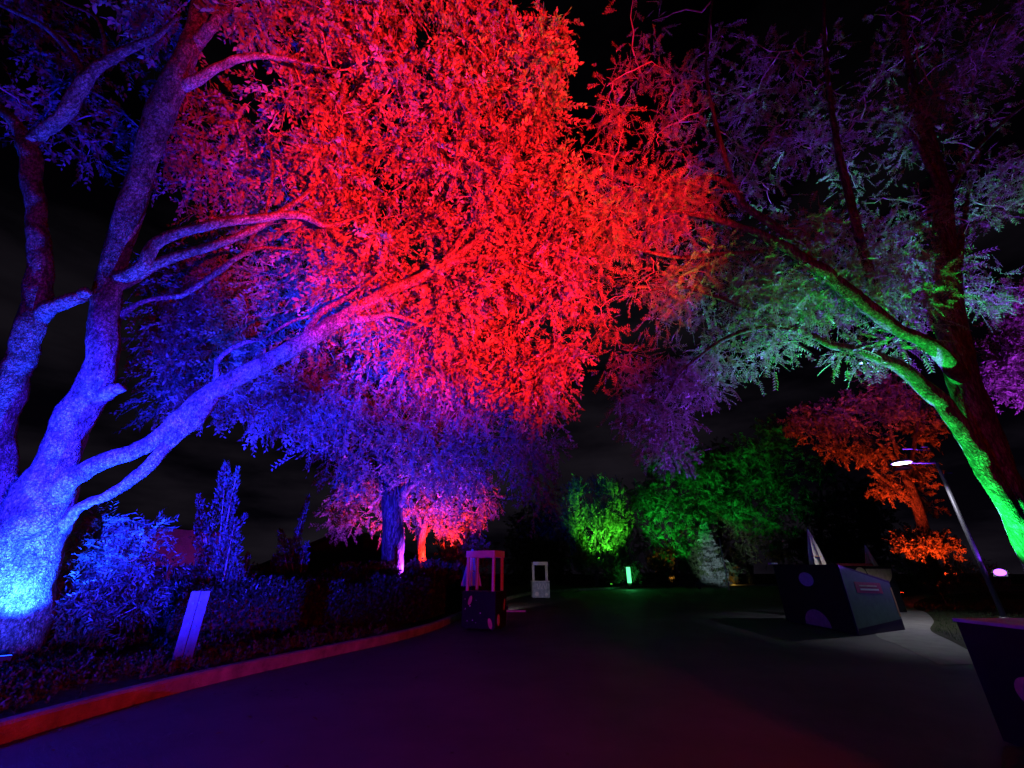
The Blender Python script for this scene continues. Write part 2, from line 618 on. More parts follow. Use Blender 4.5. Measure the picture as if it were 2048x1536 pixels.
# ================================================================ trees
def limb_from_px(rows, n=9, thin=1.0):
    """rows: (px, py, camera depth, width px) -> smooth points and radii"""
    pts = np.array([P(a, b, d) for a, b, d, w_ in rows])
    rad = np.array([w_ * d / FPX * 0.5 for a, b, d, w_ in rows])
    rad = thin * rad * np.array([d / np.linalg.norm(p_ - CAM) for p_, (a, b, d, w_) in zip(pts, rows)])   # wide lens stretches the sides
    c = catmull(np.hstack([pts, rad[:, None]]), n)
    return c[:, :3], np.maximum(c[:, 3], 0.006)


def wobble(pts, amp, seed):
    r = np.random.default_rng(seed)
    n = len(pts)
    k = r.normal(size=(n, 3))
    k = (k + np.roll(k, 1, 0) + np.roll(k, -1, 0)) / 3
    k[0] = 0
    k[-1] *= 0.3
    return pts + k * amp


def blob_points(b, n):
    """b: (px,py,rx px,ry px,depth,thickness m): points through an ellipsoid, denser to its shell"""
    px, py, rx, ry, d, th = b
    c = P(px, py, d)
    ray = nrm(c - CAM)
    right = RGT
    up = nrm(np.cross(right, ray))
    u = rand_unit(n)
    r = rng.uniform(0.15, 1, n) ** 0.5
    u = u * r[:, None]
    s = d / FPX
    return c + right * (u[:, :1] * rx * s) + up * (u[:, 1:2] * ry * s) + ray * (u[:, 2:3] * th)


def sprays(centers, per, rc, slen, nleaf, ll, lw, droop, spread=0.9, flat=0.0, base=None, side=0.8):
    """twig sprays round every clump centre with leaves along both sides"""
    C = np.repeat(centers, per, axis=0)
    n = len(C)
    u = rand_unit(n)
    u[:, 2] *= (1 - flat)
    p0 = C + u * (rng.uniform(0.05, 1, n) ** 0.6)[:, None] * rc
    d = nrm(u * spread + rng.normal(size=(n, 3)) * 0.45 + np.array([0, 0, -droop]))
    sl = slen * rng.uniform(0.6, 1.3, n)
    k = (np.arange(nleaf) + 0.5) / nleaf
    pos = p0[:, None, :] + d[:, None, :] * (k[None, :, None] * sl[:, None, None])
    pos[..., 2] -= (droop * 0.35 * sl)[:, None] * k[None, :] ** 2
    sd = nrm(np.cross(d, rand_unit(n)))
    sgn = np.where(np.arange(nleaf) % 2 == 0, 1.0, -1.0)
    ld = d[:, None, :] * 0.75 + sd[:, None, :] * sgn[None, :, None] * side + rng.normal(size=(n, nleaf, 3)) * 0.2
    ld[..., 2] -= droop * 0.55
    ld = nrm(ld)
    nor = nrm(np.cross(sd, d))[:, None, :] + rng.normal(size=(n, nleaf, 3)) * 0.45
    m = n * nleaf
    ln = ll * rng.uniform(0.65, 1.25, m)
    tint = np.clip(np.repeat(rng.uniform(0, 1, n), nleaf) * 0.5 + rng.uniform(0, 0.5, m), 0, 1)
    return p0, d, sl, pos.reshape(-1, 3), ld.reshape(-1, 3), nrm(nor.reshape(-1, 3)), ln, ln * lw, tint


def stems(p0, d, sl, droop, r0=0.006):
    """a thin three-sided stem under every spray"""
    n = len(p0)
    a = nrm(np.cross(d, np.array([0.31, 0.77, 0.55])))
    b = np.cross(d, a)
    q = [p0 - d * sl[:, None] * 0.25, p0 + d * sl[:, None] * 0.9 - np.array([0, 0, 1]) * (droop * 0.28 * sl)[:, None]]
    V = []
    for j, c in enumerate(q):
        r = r0 * (1.0 if j == 0 else 0.35)
        for th in (0, 2.094, 4.189):
            V.append(c + (a * math.cos(th) + b * math.sin(th)) * r)
    V = np.stack(V, axis=1).reshape(-1, 3)
    i = np.arange(n)[:, None] * 6
    F = np.concatenate([i + np.array([[0, 1, 4, 3]]), i + np.array([[1, 2, 5, 4]]), i + np.array([[2, 0, 3, 5]])])
    return V, F


def link_branches(nodes, targets, r0, r1, seed, sag=0.0, seg=5):
    """grow branches from the limbs out to every clump centre; returns tubes and the new nodes"""
    r = np.random.default_rng(seed)
    nodes = [np.asarray(x) for x in nodes]
    A = np.array(nodes)
    dist = np.min(np.linalg.norm(targets[:, None, :] - A[None, ::3, :], axis=2), axis=1)
    V, F, off = [], [], 0
    for i in np.argsort(dist):
        t = targets[i]
        dd = np.linalg.norm(A - t, axis=1) + 0.6 * np.maximum(0, A[:, 2] - t[2])
        j = int(np.argmin(dd))
        s = A[j]
        ln = np.linalg.norm(t - s)
        if ln < 0.05: continue
        k = np.linspace(0, 1, seg + 1)[:, None]
        pts = s + (t - s) * k
        pts[:, 2] += (np.sin(k[:, 0] * math.pi)) * ln * (0.10 - sag)
        w_ = r.normal(size=(seg + 1, 3)) * ln * 0.045
        w_[0] = 0
        pts = pts + w_
        ra = np.linspace(min(r0, 0.012 * ln + r1), r1, seg + 1)
        v, fc = tube_arrays(pts, ra, 5)
        V.append(v)
        F += [tuple(x + off for x in q) for q in fc]
        off += len(v)
        A = np.vstack([A, pts[1:]])
    return np.vstack(V), F


def leaf_blade():
    """one detailed leaf blade, 1 m long, 0.46 m wide, used for the leaves nearest the camera"""
    xs = [0.0, 0.12, 0.3, 0.5, 0.72, 0.9, 1.0]
    ws = [0.0, 0.13, 0.22, 0.235, 0.17, 0.06, 0.0]
    V, F = [], []
    for x, w_ in zip(xs, ws):
        bend = -0.10 * x * x
        V += [(x, 0, bend), (x, w_, bend + 0.3 * w_), (x, -w_, bend + 0.3 * w_)]
    for i in range(len(xs) - 1):
        a, b = 3 * i, 3 * i + 3
        F += [(a, b, b + 1, a + 1), (a + 2, b + 2, b, a)]
    return V, F


def add_leaf_objects(root, base, pos, d, nor, ln, tint, m, count, name='leaf'):
    """the leaves that show largest become parts of their own; returns the mask of the others"""
    rel = pos - CAM
    zc = rel @ FWD
    u = rel @ RGT / zc * FPX + 1024
    v = -(rel @ UPV) / zc * FPX + 768
    ok = (zc > 1) & (u > 4) & (u < 2044) & (v > 4) & (v < 1500)
    score = np.where(ok, ln / np.maximum(zc, 0.1), 0)
    idx = np.argsort(-score)[:count]
    V, F = leaf_blade()
    first = None
    for i in idx:
        if first is None:
            o = mesh_obj(name, V, F, m, root, smooth=True, tint=np.full(len(V), 0.5))
            first = o
        else:
            o = first.copy()
            COL.objects.link(o)
            o.parent = root
        x = d[i]
        y = nrm(np.cross(nor[i], x))
        z = np.cross(x, y)
        s = ln[i]
        Mx = Matrix([(x[0] * s, y[0] * s, z[0] * s, pos[i][0] - base[0]), (x[1] * s, y[1] * s, z[1] * s, pos[i][1] - base[1]),
                     (x[2] * s, y[2] * s, z[2] * s, pos[i][2] - base[2]), (0, 0, 0, 1)])
        o.matrix_local = Mx
    keep = np.ones(len(pos), bool)
    keep[idx] = False
    return keep


def add_frond_objects(root, base, p0, d, sl, nleaf, ll, lw, side, m, count):
    """the compound leaves that show largest: midrib with paired leaflets, one object each"""
    rel = p0 - CAM
    zc = rel @ FWD
    u = rel @ RGT / zc * FPX + 1024
    v = -(rel @ UPV) / zc * FPX + 768
    ok = (zc > 1) & (u > 10) & (u < 2040) & (v > 10) & (v < 1500)
    score = np.where(ok, sl / np.maximum(zc, 0.1), 0) * (0.75 + 0.25 * (v > 350))
    idx = np.argsort(-score)[:count]
    ks = (np.arange(nleaf // 2) + 0.6) / (nleaf // 2)
    V, F = [], []
    for k in ks:                     # unit frond along x
        for sg in (1, -1):
            L_ = ll / 0.36 * (1.0 - 0.35 * abs(k - 0.5))
            dx, dy = math.cos(0.95), math.sin(0.95) * sg
            z = -0.18 * k * k
            b = len(V)
            w_ = L_ * lw * 0.5
            mx, my = k + dx * L_ * 0.45, dy * L_ * 0.45
            V += [(k, 0, z), (mx - dy * w_, my + dx * w_, z + 0.01), (k + dx * L_, dy * L_, z - 0.06), (mx + dy * w_, my - dx * w_, z + 0.01)]
            F += [(b, b + 1, b + 2), (b, b + 2, b + 3)]
    b = len(V)
    V += [(0, 0.008, 0), (0, -0.008, 0), (0.55, 0.006, -0.05), (0.55, -0.006, -0.05), (1, 0.003, -0.18), (1, -0.003, -0.18)]
    F += [(b, b + 1, b + 3, b + 2), (b + 2, b + 3, b + 5, b + 4)]
    first = None
    for i in idx:
        if first is None:
            o = first = mesh_obj('frond', V, F, m, root, tint=np.full(len(V), 0.6))
        else:
            o = first.copy()
            COL.objects.link(o)
            o.parent = root
        x = d[i]
        y = nrm(np.cross(np.array([0.2, -0.3, 1.0]) + rng.normal(size=3) * 0.3, x))
        z = np.cross(x, y)
        s_ = sl[i] * 1.15
        q_ = p0[i] - base
        o.matrix_local = Matrix([(x[r_] * s_, y[r_] * s_, z[r_] * s_, q_[r_]) for r_ in range(3)] + [(0, 0, 0, 1)])
    keep = np.ones(len(p0), bool)
    keep[idx] = False
    return np.repeat(keep, nleaf)


def build_tree(label, base, limbs, blobs, m_bark, m_leaf, per=14, rc=0.55, slen=0.5, nleaf=10, ll=0.13, lw=0.5,
               droop=0.5, spread=0.9, side=0.8, leaf_parts=0, frond_parts=0, lump=0.05, r_twig=0.035, seed=1, name='tree', sides=12, extra_nodes=None, twig_r=0.006,
               group=None, crown_name='crown', sag=0.0, thin=1.0):
    base = np.asarray(base, float)
    root = empty(name, base, label, 'tree', group)
    nodes = []
    for i, rows in enumerate(limbs):
        pts, rad = limb_from_px(rows, thin=thin)
        if i > 0: pts = wobble(pts, float(rad.mean()) * 0.15, seed * 100 + i)
        sd = sides + 8 if i == 0 else sides
        v, fc = tube_arrays(pts, rad, sd, lump, seed * 31 + i)
        mesh_obj('trunk' if i == 0 else 'limb', v - base, fc, m_bark, root, smooth=True)
        k0 = int(len(pts) * (0.7 if i == 0 else 0.2))
        nodes += list(pts[k0:])
    cs = np.vstack([blob_points(b[:6], b[6]) for b in blobs])
    v, fc = link_branches(nodes, cs, r_twig, 0.008, seed, sag)
    p0, d, sl, pos, ld, nor, ln, wd, tint = sprays(cs, per, rc, slen, nleaf, ll, lw, droop, spread, side=side)
    tw = mesh_obj('branches', v - base, fc, M_twig, root, smooth=True)
    props(tw, kind='stuff')
    sv, sf = stems(p0, d, sl, droop, twig_r)
    props(mesh_obj('twigs', sv - base, sf, M_twig, root), kind='stuff')
    keep = np.ones(len(pos), bool)
    if leaf_parts:
        keep = add_leaf_objects(root, base, pos, ld, nor, ln, tint, m_leaf, leaf_parts)
    if frond_parts:
        keep = add_frond_objects(root, base, p0, d, sl, nleaf, ll, lw, side, m_leaf, frond_parts)
    v, fc = diamonds(pos[keep], ld[keep], nor[keep], ln[keep], wd[keep])
    props(mesh_obj(crown_name, v - base, fc, m_leaf, root, tint=np.repeat(tint[keep], 4)), kind='stuff')
    return root


# ---- the huge forked tree on the left --------------------------------------
limbs_L = [
    # trunk up into the middle stem
    [(-40, 1480, 6.3, 310), (-12, 1380, 6.45, 270), (15, 1260, 6.6, 236), (45, 1130, 6.75, 214), (85, 1010, 6.9, 185), (118, 915, 7.1, 118), (152, 832, 7.3, 106),
     (200, 745, 7.5, 92), (209, 640, 7.75, 80), (224, 540, 8.0, 72), (258, 430, 8.2, 74), (285, 340, 8.4, 70), (312, 250, 8.6, 78), (350, 160, 8.8, 78),
     (384, 80, 9.0, 56), (402, 0, 9.3, 56), (416, -90, 9.7, 48), (430, -200, 10.2, 30)],
    # left stem
    [(60, 1130, 6.8, 110), (14, 1010, 6.9, 100), (0, 930, 7.0, 92), (6, 840, 7.1, 88), (36, 735, 7.25, 84), (66, 640, 7.4, 84), (82, 540, 7.6, 70), (72, 410, 7.8, 60),
     (57, 300, 8.0, 62), (32, 250, 8.1, 44), (-20, 190, 8.2, 38), (-90, 120, 8.5, 26)],
    [(52, 290, 8.0, 40), (86, 262, 8.0, 44), (132, 228, 8.1, 48), (168, 165, 8.2, 46), (200, 130, 8.3, 36), (250, 102, 8.5, 30), (312, 74, 8.7, 20), (360, 30, 9, 9)],
    [(164, 150, 8.2, 26), (148, 115, 8.3, 24), (96, 58, 8.4, 21), (20, 18, 8.6, 18), (-60, -20, 8.8, 12)],
    [(210, 125, 8.3, 14), (206, 70, 8.4, 12), (185, 30, 8.5, 10), (130, 5, 8.6, 8), (90, -30, 8.7, 5)],
    [(60, 650, 7.4, 60), (110, 612, 7.4, 50), (150, 596, 7.45, 42), (178, 582, 7.5, 32)],
    [(340, 180, 8.8, 40), (392, 160, 8.8, 34), (440, 132, 8.9, 26), (500, 112, 9.1, 22), (560, 116, 9.4, 16), (612, 126, 9.7, 10), (680, 140, 10.2, 5)],
    [(390, 90, 9.0, 40), (420, 55, 9.0, 36), (452, 20, 9.2, 28), (500, -40, 9.6, 18)],
    # stub on the bend of the middle stem
    [(185, 800, 7.4, 60), (222, 782, 7.4, 46), (246, 772, 7.42, 30)],
    # pair of limbs to the right
    [(232, 565, 7.95, 52), (285, 530, 7.95, 38), (318, 482, 8.1, 35), (420, 450, 8.6, 28), (520, 436, 9.1, 25), (600, 430, 9.5, 22), (660, 452, 9.9, 13), (730, 428, 10.4, 7)],
    [(235, 570, 8.0, 50), (330, 522, 8.25, 30), (430, 490, 8.7, 25), (520, 452, 9.2, 19), (620, 380, 9.9, 11), (690, 300, 10.6, 6)],
    [(230, 640, 7.9, 26), (275, 608, 8.0, 14), (320, 596, 8.2, 14), (370, 588, 8.4, 16), (440, 540, 8.8, 16), (490, 506, 9.1, 14), (530, 495, 9.4, 9), (600, 500, 9.9, 5)],
    [(488, 508, 9.1, 11), (512, 462, 9.3, 9), (528, 440, 9.4, 7), (545, 340, 9.9, 8), (535, 260, 10.3, 5)],
    # the great limb reaching over the road
    [(80, 1030, 6.85, 100), (135, 966, 6.9, 70), (205, 925, 7.1, 54), (300, 886, 7.4, 50), (370, 832, 7.7, 58), (430, 782, 8.0, 54), (520, 732, 8.5, 46), (592, 692, 8.9, 45),
     (680, 640, 9.4, 38), (760, 592, 9.9, 31), (830, 558, 10.3, 25), (900, 520, 10.7, 21), (960, 478, 11.0, 15), (1040, 420, 11.5, 8), (1100, 370, 12, 4)],
    [(120, 1060, 6.9, 40), (165, 1012, 6.95, 30), (220, 988, 7.1, 32), (290, 940, 7.3, 36), (335, 890, 7.5, 38), (390, 838, 7.75, 44), (430, 790, 8.0, 40)],
    [(436, 775, 8.05, 20), (434, 735, 8.1, 15), (448, 708, 8.2, 14), (482, 688, 8.4, 13), (525, 676, 8.7, 8), (590, 640, 9.3, 8), (640, 628, 9.6, 4)],
    [(604, 685, 9.0, 24), (622, 650, 9.1, 17), (648, 620, 9.3, 14), (700, 592, 9.7, 11), (770, 540, 10.3, 6)],
    [(700, 640, 9.5, 26), (750, 634, 9.7, 18), (785, 630, 9.8, 12), (850, 650, 10.2, 8), (900, 660, 10.4, 6), (960, 740, 10.8, 4)],
    [(880, 530, 10.6, 18), (940, 518, 10.8, 16), (1000, 514, 11.0, 13), (1060, 520, 11.2, 11), (1120, 545, 11.4, 8), (1170, 590, 11.6, 4)],
    [(890, 525, 10.6, 16), (935, 462, 10.9, 14), (985, 408, 11.3, 9), (1010, 330, 11.9, 5)],
]
# px, py, rx, ry, depth, thickness, clumps
blobs_L = [
    (830, 60, 240, 110, 11.5, 1.5, 46), (990, 60, 60, 80, 11.8, 1.2, 10), (1085, 120, 50, 70, 12.2, 1.0, 10), (760, 230, 230, 120, 11.3, 1.5, 46), (980, 240, 140, 130, 11.8, 1.3, 34),
    (1085, 260, 50, 150, 12.2, 0.9, 14), (900, 400, 210, 110, 11.5, 1.3, 44), (1060, 420, 100, 110, 11.9, 1.0, 22), (930, 590, 190, 90, 11.2, 1.2, 38), (1080, 570, 80, 90, 11.6, 0.9, 18),
    (1000, 720, 130, 80, 11.5, 0.9, 20), (1095, 760, 50, 80, 11.8, 0.7, 11), (840, 700, 120, 70, 11.0, 1.0, 16), (650, 330, 110, 120, 10.9, 1.2, 22), (700, 480, 120, 70, 10.8, 1.0, 18),
    (640, 60, 120, 90, 10.8, 1.2, 20), (490, 30, 30, 60, 9.6, 0.5, 6), (180, 60, 220, 90, 11.8, 1.2, 14), (240, 240, 160, 110, 12.0, 1.3, 12), (430, 330, 80, 90, 12.5, 1.1, 9),
    (430, 190, 70, 80, 12.0, 1.0, 7), (300, 15, 50, 30, 9.6, 0.4, 6), (40, 200, 60, 60, 10.5, 0.8, 4), (700, 600, 80, 50, 10.4, 0.8, 10), (1135, 450, 40, 130, 12.0, 0.7, 10), (640, -120, 380, 110, 11.0, 1.6, 34),
    (900, -120, 180, 110, 11.5, 1.4, 18), (1120, 690, 24, 40, 11.9, 0.4, 4),
]
build_tree('huge forked tree at the left, limbs blue, canopy red', G(-40, 1480, 0.3), limbs_L, blobs_L, M_bark_l, M_leaf_l,
           thin=0.84, lump=0.08, per=17, rc=0.52, slen=0.55, nleaf=10, ll=0.15, lw=0.52, droop=0.6, leaf_parts=300, seed=3, sides=14, r_twig=0.05, name='forked_tree', twig_r=0.007)

# ---- the mid tree with the furrowed trunk ----------------------------------
limbs_M = [
    [(782, 1200, 16.2, 62), (784, 1150, 16.3, 52), (786, 1080, 16.4, 46), (784, 1000, 16.6, 44), (776, 940, 16.8, 40), (770, 870, 17.1, 34), (778, 800, 17.4, 28), (790, 720, 17.8, 18)],
    [(796, 1010, 16.5, 22), (815, 975, 16.4, 20), (850, 950, 16.2, 17), (900, 918, 16.0, 13), (960, 890, 15.8, 9), (1030, 870, 15.8, 5)],
    [(775, 950, 16.8, 22), (750, 900, 16.6, 18), (700, 850, 16.2, 13), (630, 800, 15.8, 8), (560, 750, 15.4, 5)],
    [(776, 900, 17, 20), (830, 850, 17.2, 15), (900, 790, 17.3, 10), (960, 740, 17.4, 6)],
    [(770, 880, 17, 18), (730, 800, 17.0, 13), (680, 720, 16.6, 9), (620, 640, 16.0, 5)],
]
blobs_M = [
    (700, 860, 110, 75, 15.6, 1.6, 34), (620, 790, 120, 65, 15.2, 1.5, 30), (510, 790, 110, 60, 14.6, 1.3, 24), (430, 720, 110, 60, 14.4, 1.3, 18), (560, 680, 120, 70, 14.8, 1.5, 26),
    (850, 870, 120, 80, 16.0, 1.6, 36), (980, 870, 110, 90, 16.2, 1.5, 34), (1060, 900, 55, 80, 16.4, 1.0, 16), (900, 790, 150, 70, 16.0, 1.6, 30), (760, 760, 140, 80, 15.8, 1.8, 30),
    (440, 560, 120, 60, 15.0, 1.3, 26), (350, 600, 90, 60, 14.6, 1.2, 16), (420, 640, 110, 50, 14.4, 1.2, 20), (380, 770, 90, 50, 14.4, 1.1, 14), (560, 540, 90, 60, 15.0, 1.3, 14), (660, 600, 110, 80, 15.4, 1.4, 18), (330, 680, 70, 60, 14.6, 1.0, 14), (820, 660, 160, 70, 16.2, 1.6, 20),
    (480, 430, 90, 60, 15.0, 1.2, 16), (1000, 770, 100, 70, 16.4, 1.3, 16), (880, 945, 90, 35, 15.8, 1.2, 14), (1075, 980, 40, 30, 16.6, 0.8, 5), (520, 350, 60, 90, 14.8, 1.0, 13), (720, 935, 60, 30, 16.0, 1.0, 8),
]
build_tree('tall tree in the bed with dark furrowed trunk and violet crown', G(782, 1200, 0.4) * 0 + np.array([*P(782, 1200, 16.2)[:2], 0.3]), limbs_M, blobs_M, M_bark_m, M_leaf_m,
           per=13, rc=0.75, slen=0.6, nleaf=10, ll=0.15, lw=0.5, droop=0.45, seed=5, sides=12, r_twig=0.05, name='furrowed_tree', twig_r=0.007, lump=0.09)

# ---- the leaning locust on the right ---------------------------------------
limbs_R = [
    [(2170, 1330, 9.6, 150), (2110, 1180, 9.8, 112), (2066, 1080, 10.0, 96), (2008, 965, 10.3, 86), (1958, 850, 10.7, 80), (1922, 740, 11.1, 74), (1902, 640, 11.5, 64), (1893, 520, 12.0, 52),
     (1882, 390, 12.6, 44), (1852, 260, 13.2, 34), (1832, 190, 13.6, 24), (1812, 90, 14.2, 14), (1800, -20, 14.8, 8)],
    [(2040, 1050, 10.05, 60), (1986, 962, 10.2, 54), (1934, 878, 10.4, 48), (1884, 806, 10.6, 44), (1810, 744, 10.8, 36), (1742, 710, 11.0, 29), (1662, 690, 11.3, 20), (1580, 655, 11.6, 12), (1500, 640, 11.9, 6)],
    [(1925, 760, 11.0, 50), (1858, 690, 10.9, 34), (1790, 655, 10.9, 32), (1708, 592, 11.0, 34), (1628, 532, 11.2, 28), (1560, 488, 11.4, 20), (1470, 450, 11.7, 15), (1390, 430, 12.0, 9), (1320, 420, 12.2, 5)],
    [(2010, 940, 10.4, 40), (1985, 872, 10.6, 30), (1952, 780, 10.9, 28), (1932, 690, 11.3, 28), (1915, 560, 11.9, 22), (1930, 430, 12.6, 14), (1960, 300, 13.4, 8)],
    [(1560, 495, 11.4, 14), (1500, 505, 11.6, 10), (1440, 508, 11.8, 9), (1370, 515, 12.0, 8), (1300, 505, 12.2, 6), (1250, 490, 12.4, 3)],
    [(1620, 640, 11.5, 14), (1540, 628, 11.8, 10), (1460, 604, 12.0, 8), (1390, 580, 12.2, 8), (1340, 575, 12.4, 6), (1250, 590, 12.7, 4)],
    [(1600, 665, 11.5, 14), (1520, 656, 11.8, 10), (1450, 678, 12.0, 9), (1400, 712, 12.2, 7), (1350, 760, 12.4, 5), (1320, 830, 12.6, 3)],
    [(1640, 520, 11.2, 22), (1560, 460, 11.4, 18), (1494, 414, 11.6, 15), (1460, 372, 11.8, 13), (1416, 354, 12.0, 9), (1370, 370, 12.2, 5)],
    [(1480, 400, 11.7, 13), (1452, 320, 12.0, 11), (1432, 250, 12.3, 9), (1412, 130, 12.8, 7), (1425, 0, 13.3, 5)],
    [(1760, 620, 10.9, 24), (1710, 440, 11.6, 20), (1680, 320, 12.1, 17), (1662, 210, 12.6, 13), (1650, 100, 13.1, 10), (1648, -20, 13.6, 7)],
    [(1890, 400, 12.5, 18), (1820, 265, 12.7, 12), (1760, 245, 12.9, 9), (1700, 240, 13.1, 5)],
    [(1880, 420, 12.5, 16), (1960, 290, 12.8, 12), (2060, 200, 13.2, 9), (2150, 120, 13.5, 6)],
]
blobs_R = [
    (1640, 580, 150, 75, 11.2, 1.2, 34), (1780, 590, 120, 70, 11.0, 1.2, 28), (1560, 620, 100, 60, 11.5, 1.0, 18), (1700, 470, 160, 90, 11.5, 1.4, 24), (1470, 560, 130, 80, 11.9, 1.2, 24),
    (1330, 590, 110, 70, 12.3, 1.0, 20), (1250, 440, 110, 80, 12.3, 1.1, 26), (1370, 430, 110, 80, 12.1, 1.1, 24), (1250, 310, 110, 90, 12.6, 1.1, 18), (1310, 180, 120, 90, 13.0, 1.3, 8),
    (1430, 250, 110, 110, 12.6, 1.2, 14), (1380, 760, 80, 60, 12.3, 0.9, 18), (1300, 810, 85, 70, 12.5, 0.9, 20), (1330, 880, 50, 40, 12.6, 0.6, 9), (1180, 620, 50, 60, 12.4, 0.7, 9),
    (1560, 320, 120, 110, 12.2, 1.3, 14), (1640, 180, 140, 120, 12.8, 1.4, 12), (1760, 300, 130, 110, 12.6, 1.4, 16), (1860, 470, 120, 100, 12.2, 1.3, 16), (1900, 220, 140, 130, 13.0, 1.6, 14),
    (1990, 380, 110, 120, 12.8, 1.4, 16), (1480, 110, 120, 100, 13.2, 1.3, 9), (2010, 60, 70, 90, 11.5, 1.0, 12), (1960, 560, 90, 70, 12.0, 1.0, 10), (1270, 80, 100, 70, 13.2, 1.2, 4), (1780, 90, 150, 90, 13.6, 1.5, 9),
    (1470, 690, 60, 50, 12.0, 0.6, 8), (1560, 690, 50, 30, 11.6, 0.5, 5), (1240, 730, 40, 40, 12.6, 0.5, 4), (1700, 705, 40, 22, 11.2, 0.3, 3), (1790, 690, 40, 30, 11.0, 0.3, 4),
    (1200, 520, 50, 60, 12.4, 0.8, 9),
]
for i_ in (2, 4, 5, 6, 7, 8, 9):      # these branches pass in front of their leaves
    limbs_R[i_] = [limbs_R[i_][0]] + [(a, b, d - 0.75, w_ * 1.05) for a, b, d, w_ in limbs_R[i_][1:]]
bR = np.array([*P(2170, 1330, 9.6)[:2], 0.0])
build_tree('leaning feathery locust tree at the right with its trunk lit green', bR, limbs_R, blobs_R, M_bark_r, M_leaf_r,
           per=20, rc=0.62, slen=0.36, nleaf=14, ll=0.085, lw=0.34, droop=0.35, side=1.3, frond_parts=300, seed=8, sides=12, r_twig=0.04, name='locust_tree', twig_r=0.005, lump=0.09)


# ---- the smaller trees behind ----------------------------------------------
def simple_tree(label, name, px, py_base, d, trunk_w, limbs, blobs, m_leaf, z0=0.2, m_bark=M_bark_m, **kw):
    b = P(px, py_base, d)
    base = np.array([b[0], b[1], z0])
    return build_tree(label, base, limbs, blobs, m_bark, m_leaf, name=name, **kw)


simple_tree('small red lit tree with crooked stem behind the furrowed trunk', 'crooked_tree', 846, 1175, 22, 20,
            [[(846, 1190, 22, 22), (845, 1140, 22, 19), (843, 1080, 22, 17), (852, 1040, 22, 15), (868, 1010, 22, 12), (886, 985, 22, 8), (900, 950, 22.3, 4)],
             [(848, 1060, 22, 11), (830, 1020, 22, 9), (800, 990, 22, 6), (760, 975, 22, 3)],
             [(862, 1022, 22, 10), (900, 1010, 22, 8), (940, 990, 22.2, 4)]],
            [(730, 1000, 75, 42, 21.5, 1.3, 26), (690, 1040, 40, 22, 21, 0.8, 10), (800, 985, 70, 40, 22, 1.2, 18), (900, 990, 80, 45, 22, 1.4, 26), (960, 1000, 50, 40, 22.5, 1.0, 14),
             (850, 1040, 90, 30, 22.4, 1.2, 14), (760, 1055, 25, 20, 22, .6, 4), (905, 1050, 20, 22, 22, .5, 5)], M_leaf_m,
            per=11, rc=0.5, slen=0.45, nleaf=9, ll=0.15, lw=0.55, droop=0.3, seed=21, r_twig=0.03)
simple_tree('red lit shrub tree behind the purple counter stall', 'shrub_tree', 925, 1165, 24, 10,
            [[(925, 1190, 24, 9), (927, 1150, 24, 8), (930, 1110, 24, 6), (932, 1070, 24, 3)], [(927, 1140, 24, 5), (945, 1100, 24, 4), (955, 1070, 24, 2)]],
            [(930, 1080, 40, 40, 24, 0.9, 14), (910, 1115, 28, 24, 23.6, 0.7, 9), (950, 1120, 35, 30, 24, 0.8, 8), (935, 1045, 26, 20, 24, 0.6, 5)], M_leaf_m,
            per=11, rc=0.45, slen=0.4, nleaf=9, ll=0.15, lw=0.6, droop=0.0, seed=22, r_twig=0.02)
simple_tree('bright green round tree across the square', 'round_tree', 1190, 1160, 44, 12,
            [[(1195, 1180, 44, 11), (1193, 1130, 44, 9), (1190, 1080, 44, 6), (1190, 1030, 44, 3)], [(1193, 1120, 44, 5), (1165, 1070, 44, 4), (1150, 1020, 44, 2)], [(1193, 1110, 44, 5), (1220, 1060, 44, 4), (1235, 1010, 44, 2)]],
            [(1195, 1045, 50, 38, 44, 2.2, 18), (1232, 1070, 26, 36, 44, 1.4, 9), (1148, 1035, 22, 36, 44, 1.4, 9), (1160, 988, 20, 18, 44, 1.0, 6), (1212, 990, 30, 22, 44, 1.2, 8), (1240, 1020, 16, 30, 44, 1, 5), (1200, 1095, 55, 22, 44, 1.6, 10), (1150, 1085, 22, 26, 44, 1, 6), (1245, 1105, 18, 20, 44, 1, 6), (1165, 1125, 30, 18, 43.5, 1, 9), (1225, 1130, 34, 18, 43.5, 1, 9), (1195, 1140, 50, 12, 43.5, 1, 8)], M_leaf_g,
            per=15, rc=0.6, slen=0.9, nleaf=11, ll=0.28, lw=0.42, droop=-1.0, seed=23, r_twig=0.05, twig_r=0.012, sag=0.0)
simple_tree('broad dim green tree filling the far side of the square', 'broad_tree', 1345, 1160, 54, 16,
            [[(1345, 1180, 54, 16), (1345, 1120, 54, 14), (1350, 1050, 54, 10), (1355, 980, 54, 6), (1360, 920, 54, 3)], [(1346, 1100, 54, 8), (1300, 1040, 54, 6), (1280, 980, 54, 3)], [(1348, 1080, 54, 8), (1400, 1000, 54, 6), (1430, 940, 54, 3)]],
            [(1340, 960, 70, 50, 54, 3, 34), (1300, 1010, 45, 45, 53, 2.5, 20), (1390, 940, 50, 45, 54, 2.6, 18), (1360, 1030, 70, 40, 53, 2.6, 24), (1390, 1100, 35, 40, 51, 1.8, 14), (1430, 1000, 50, 50, 54, 2.5, 18),
             (1290, 1070, 40, 35, 53, 2, 10), (1320, 905, 40, 24, 54, 1.8, 9)], M_leaf_g,
            per=14, rc=1.2, slen=1.1, nleaf=11, ll=0.34, lw=0.45, droop=0.1, seed=24, r_twig=0.06, twig_r=0.015)
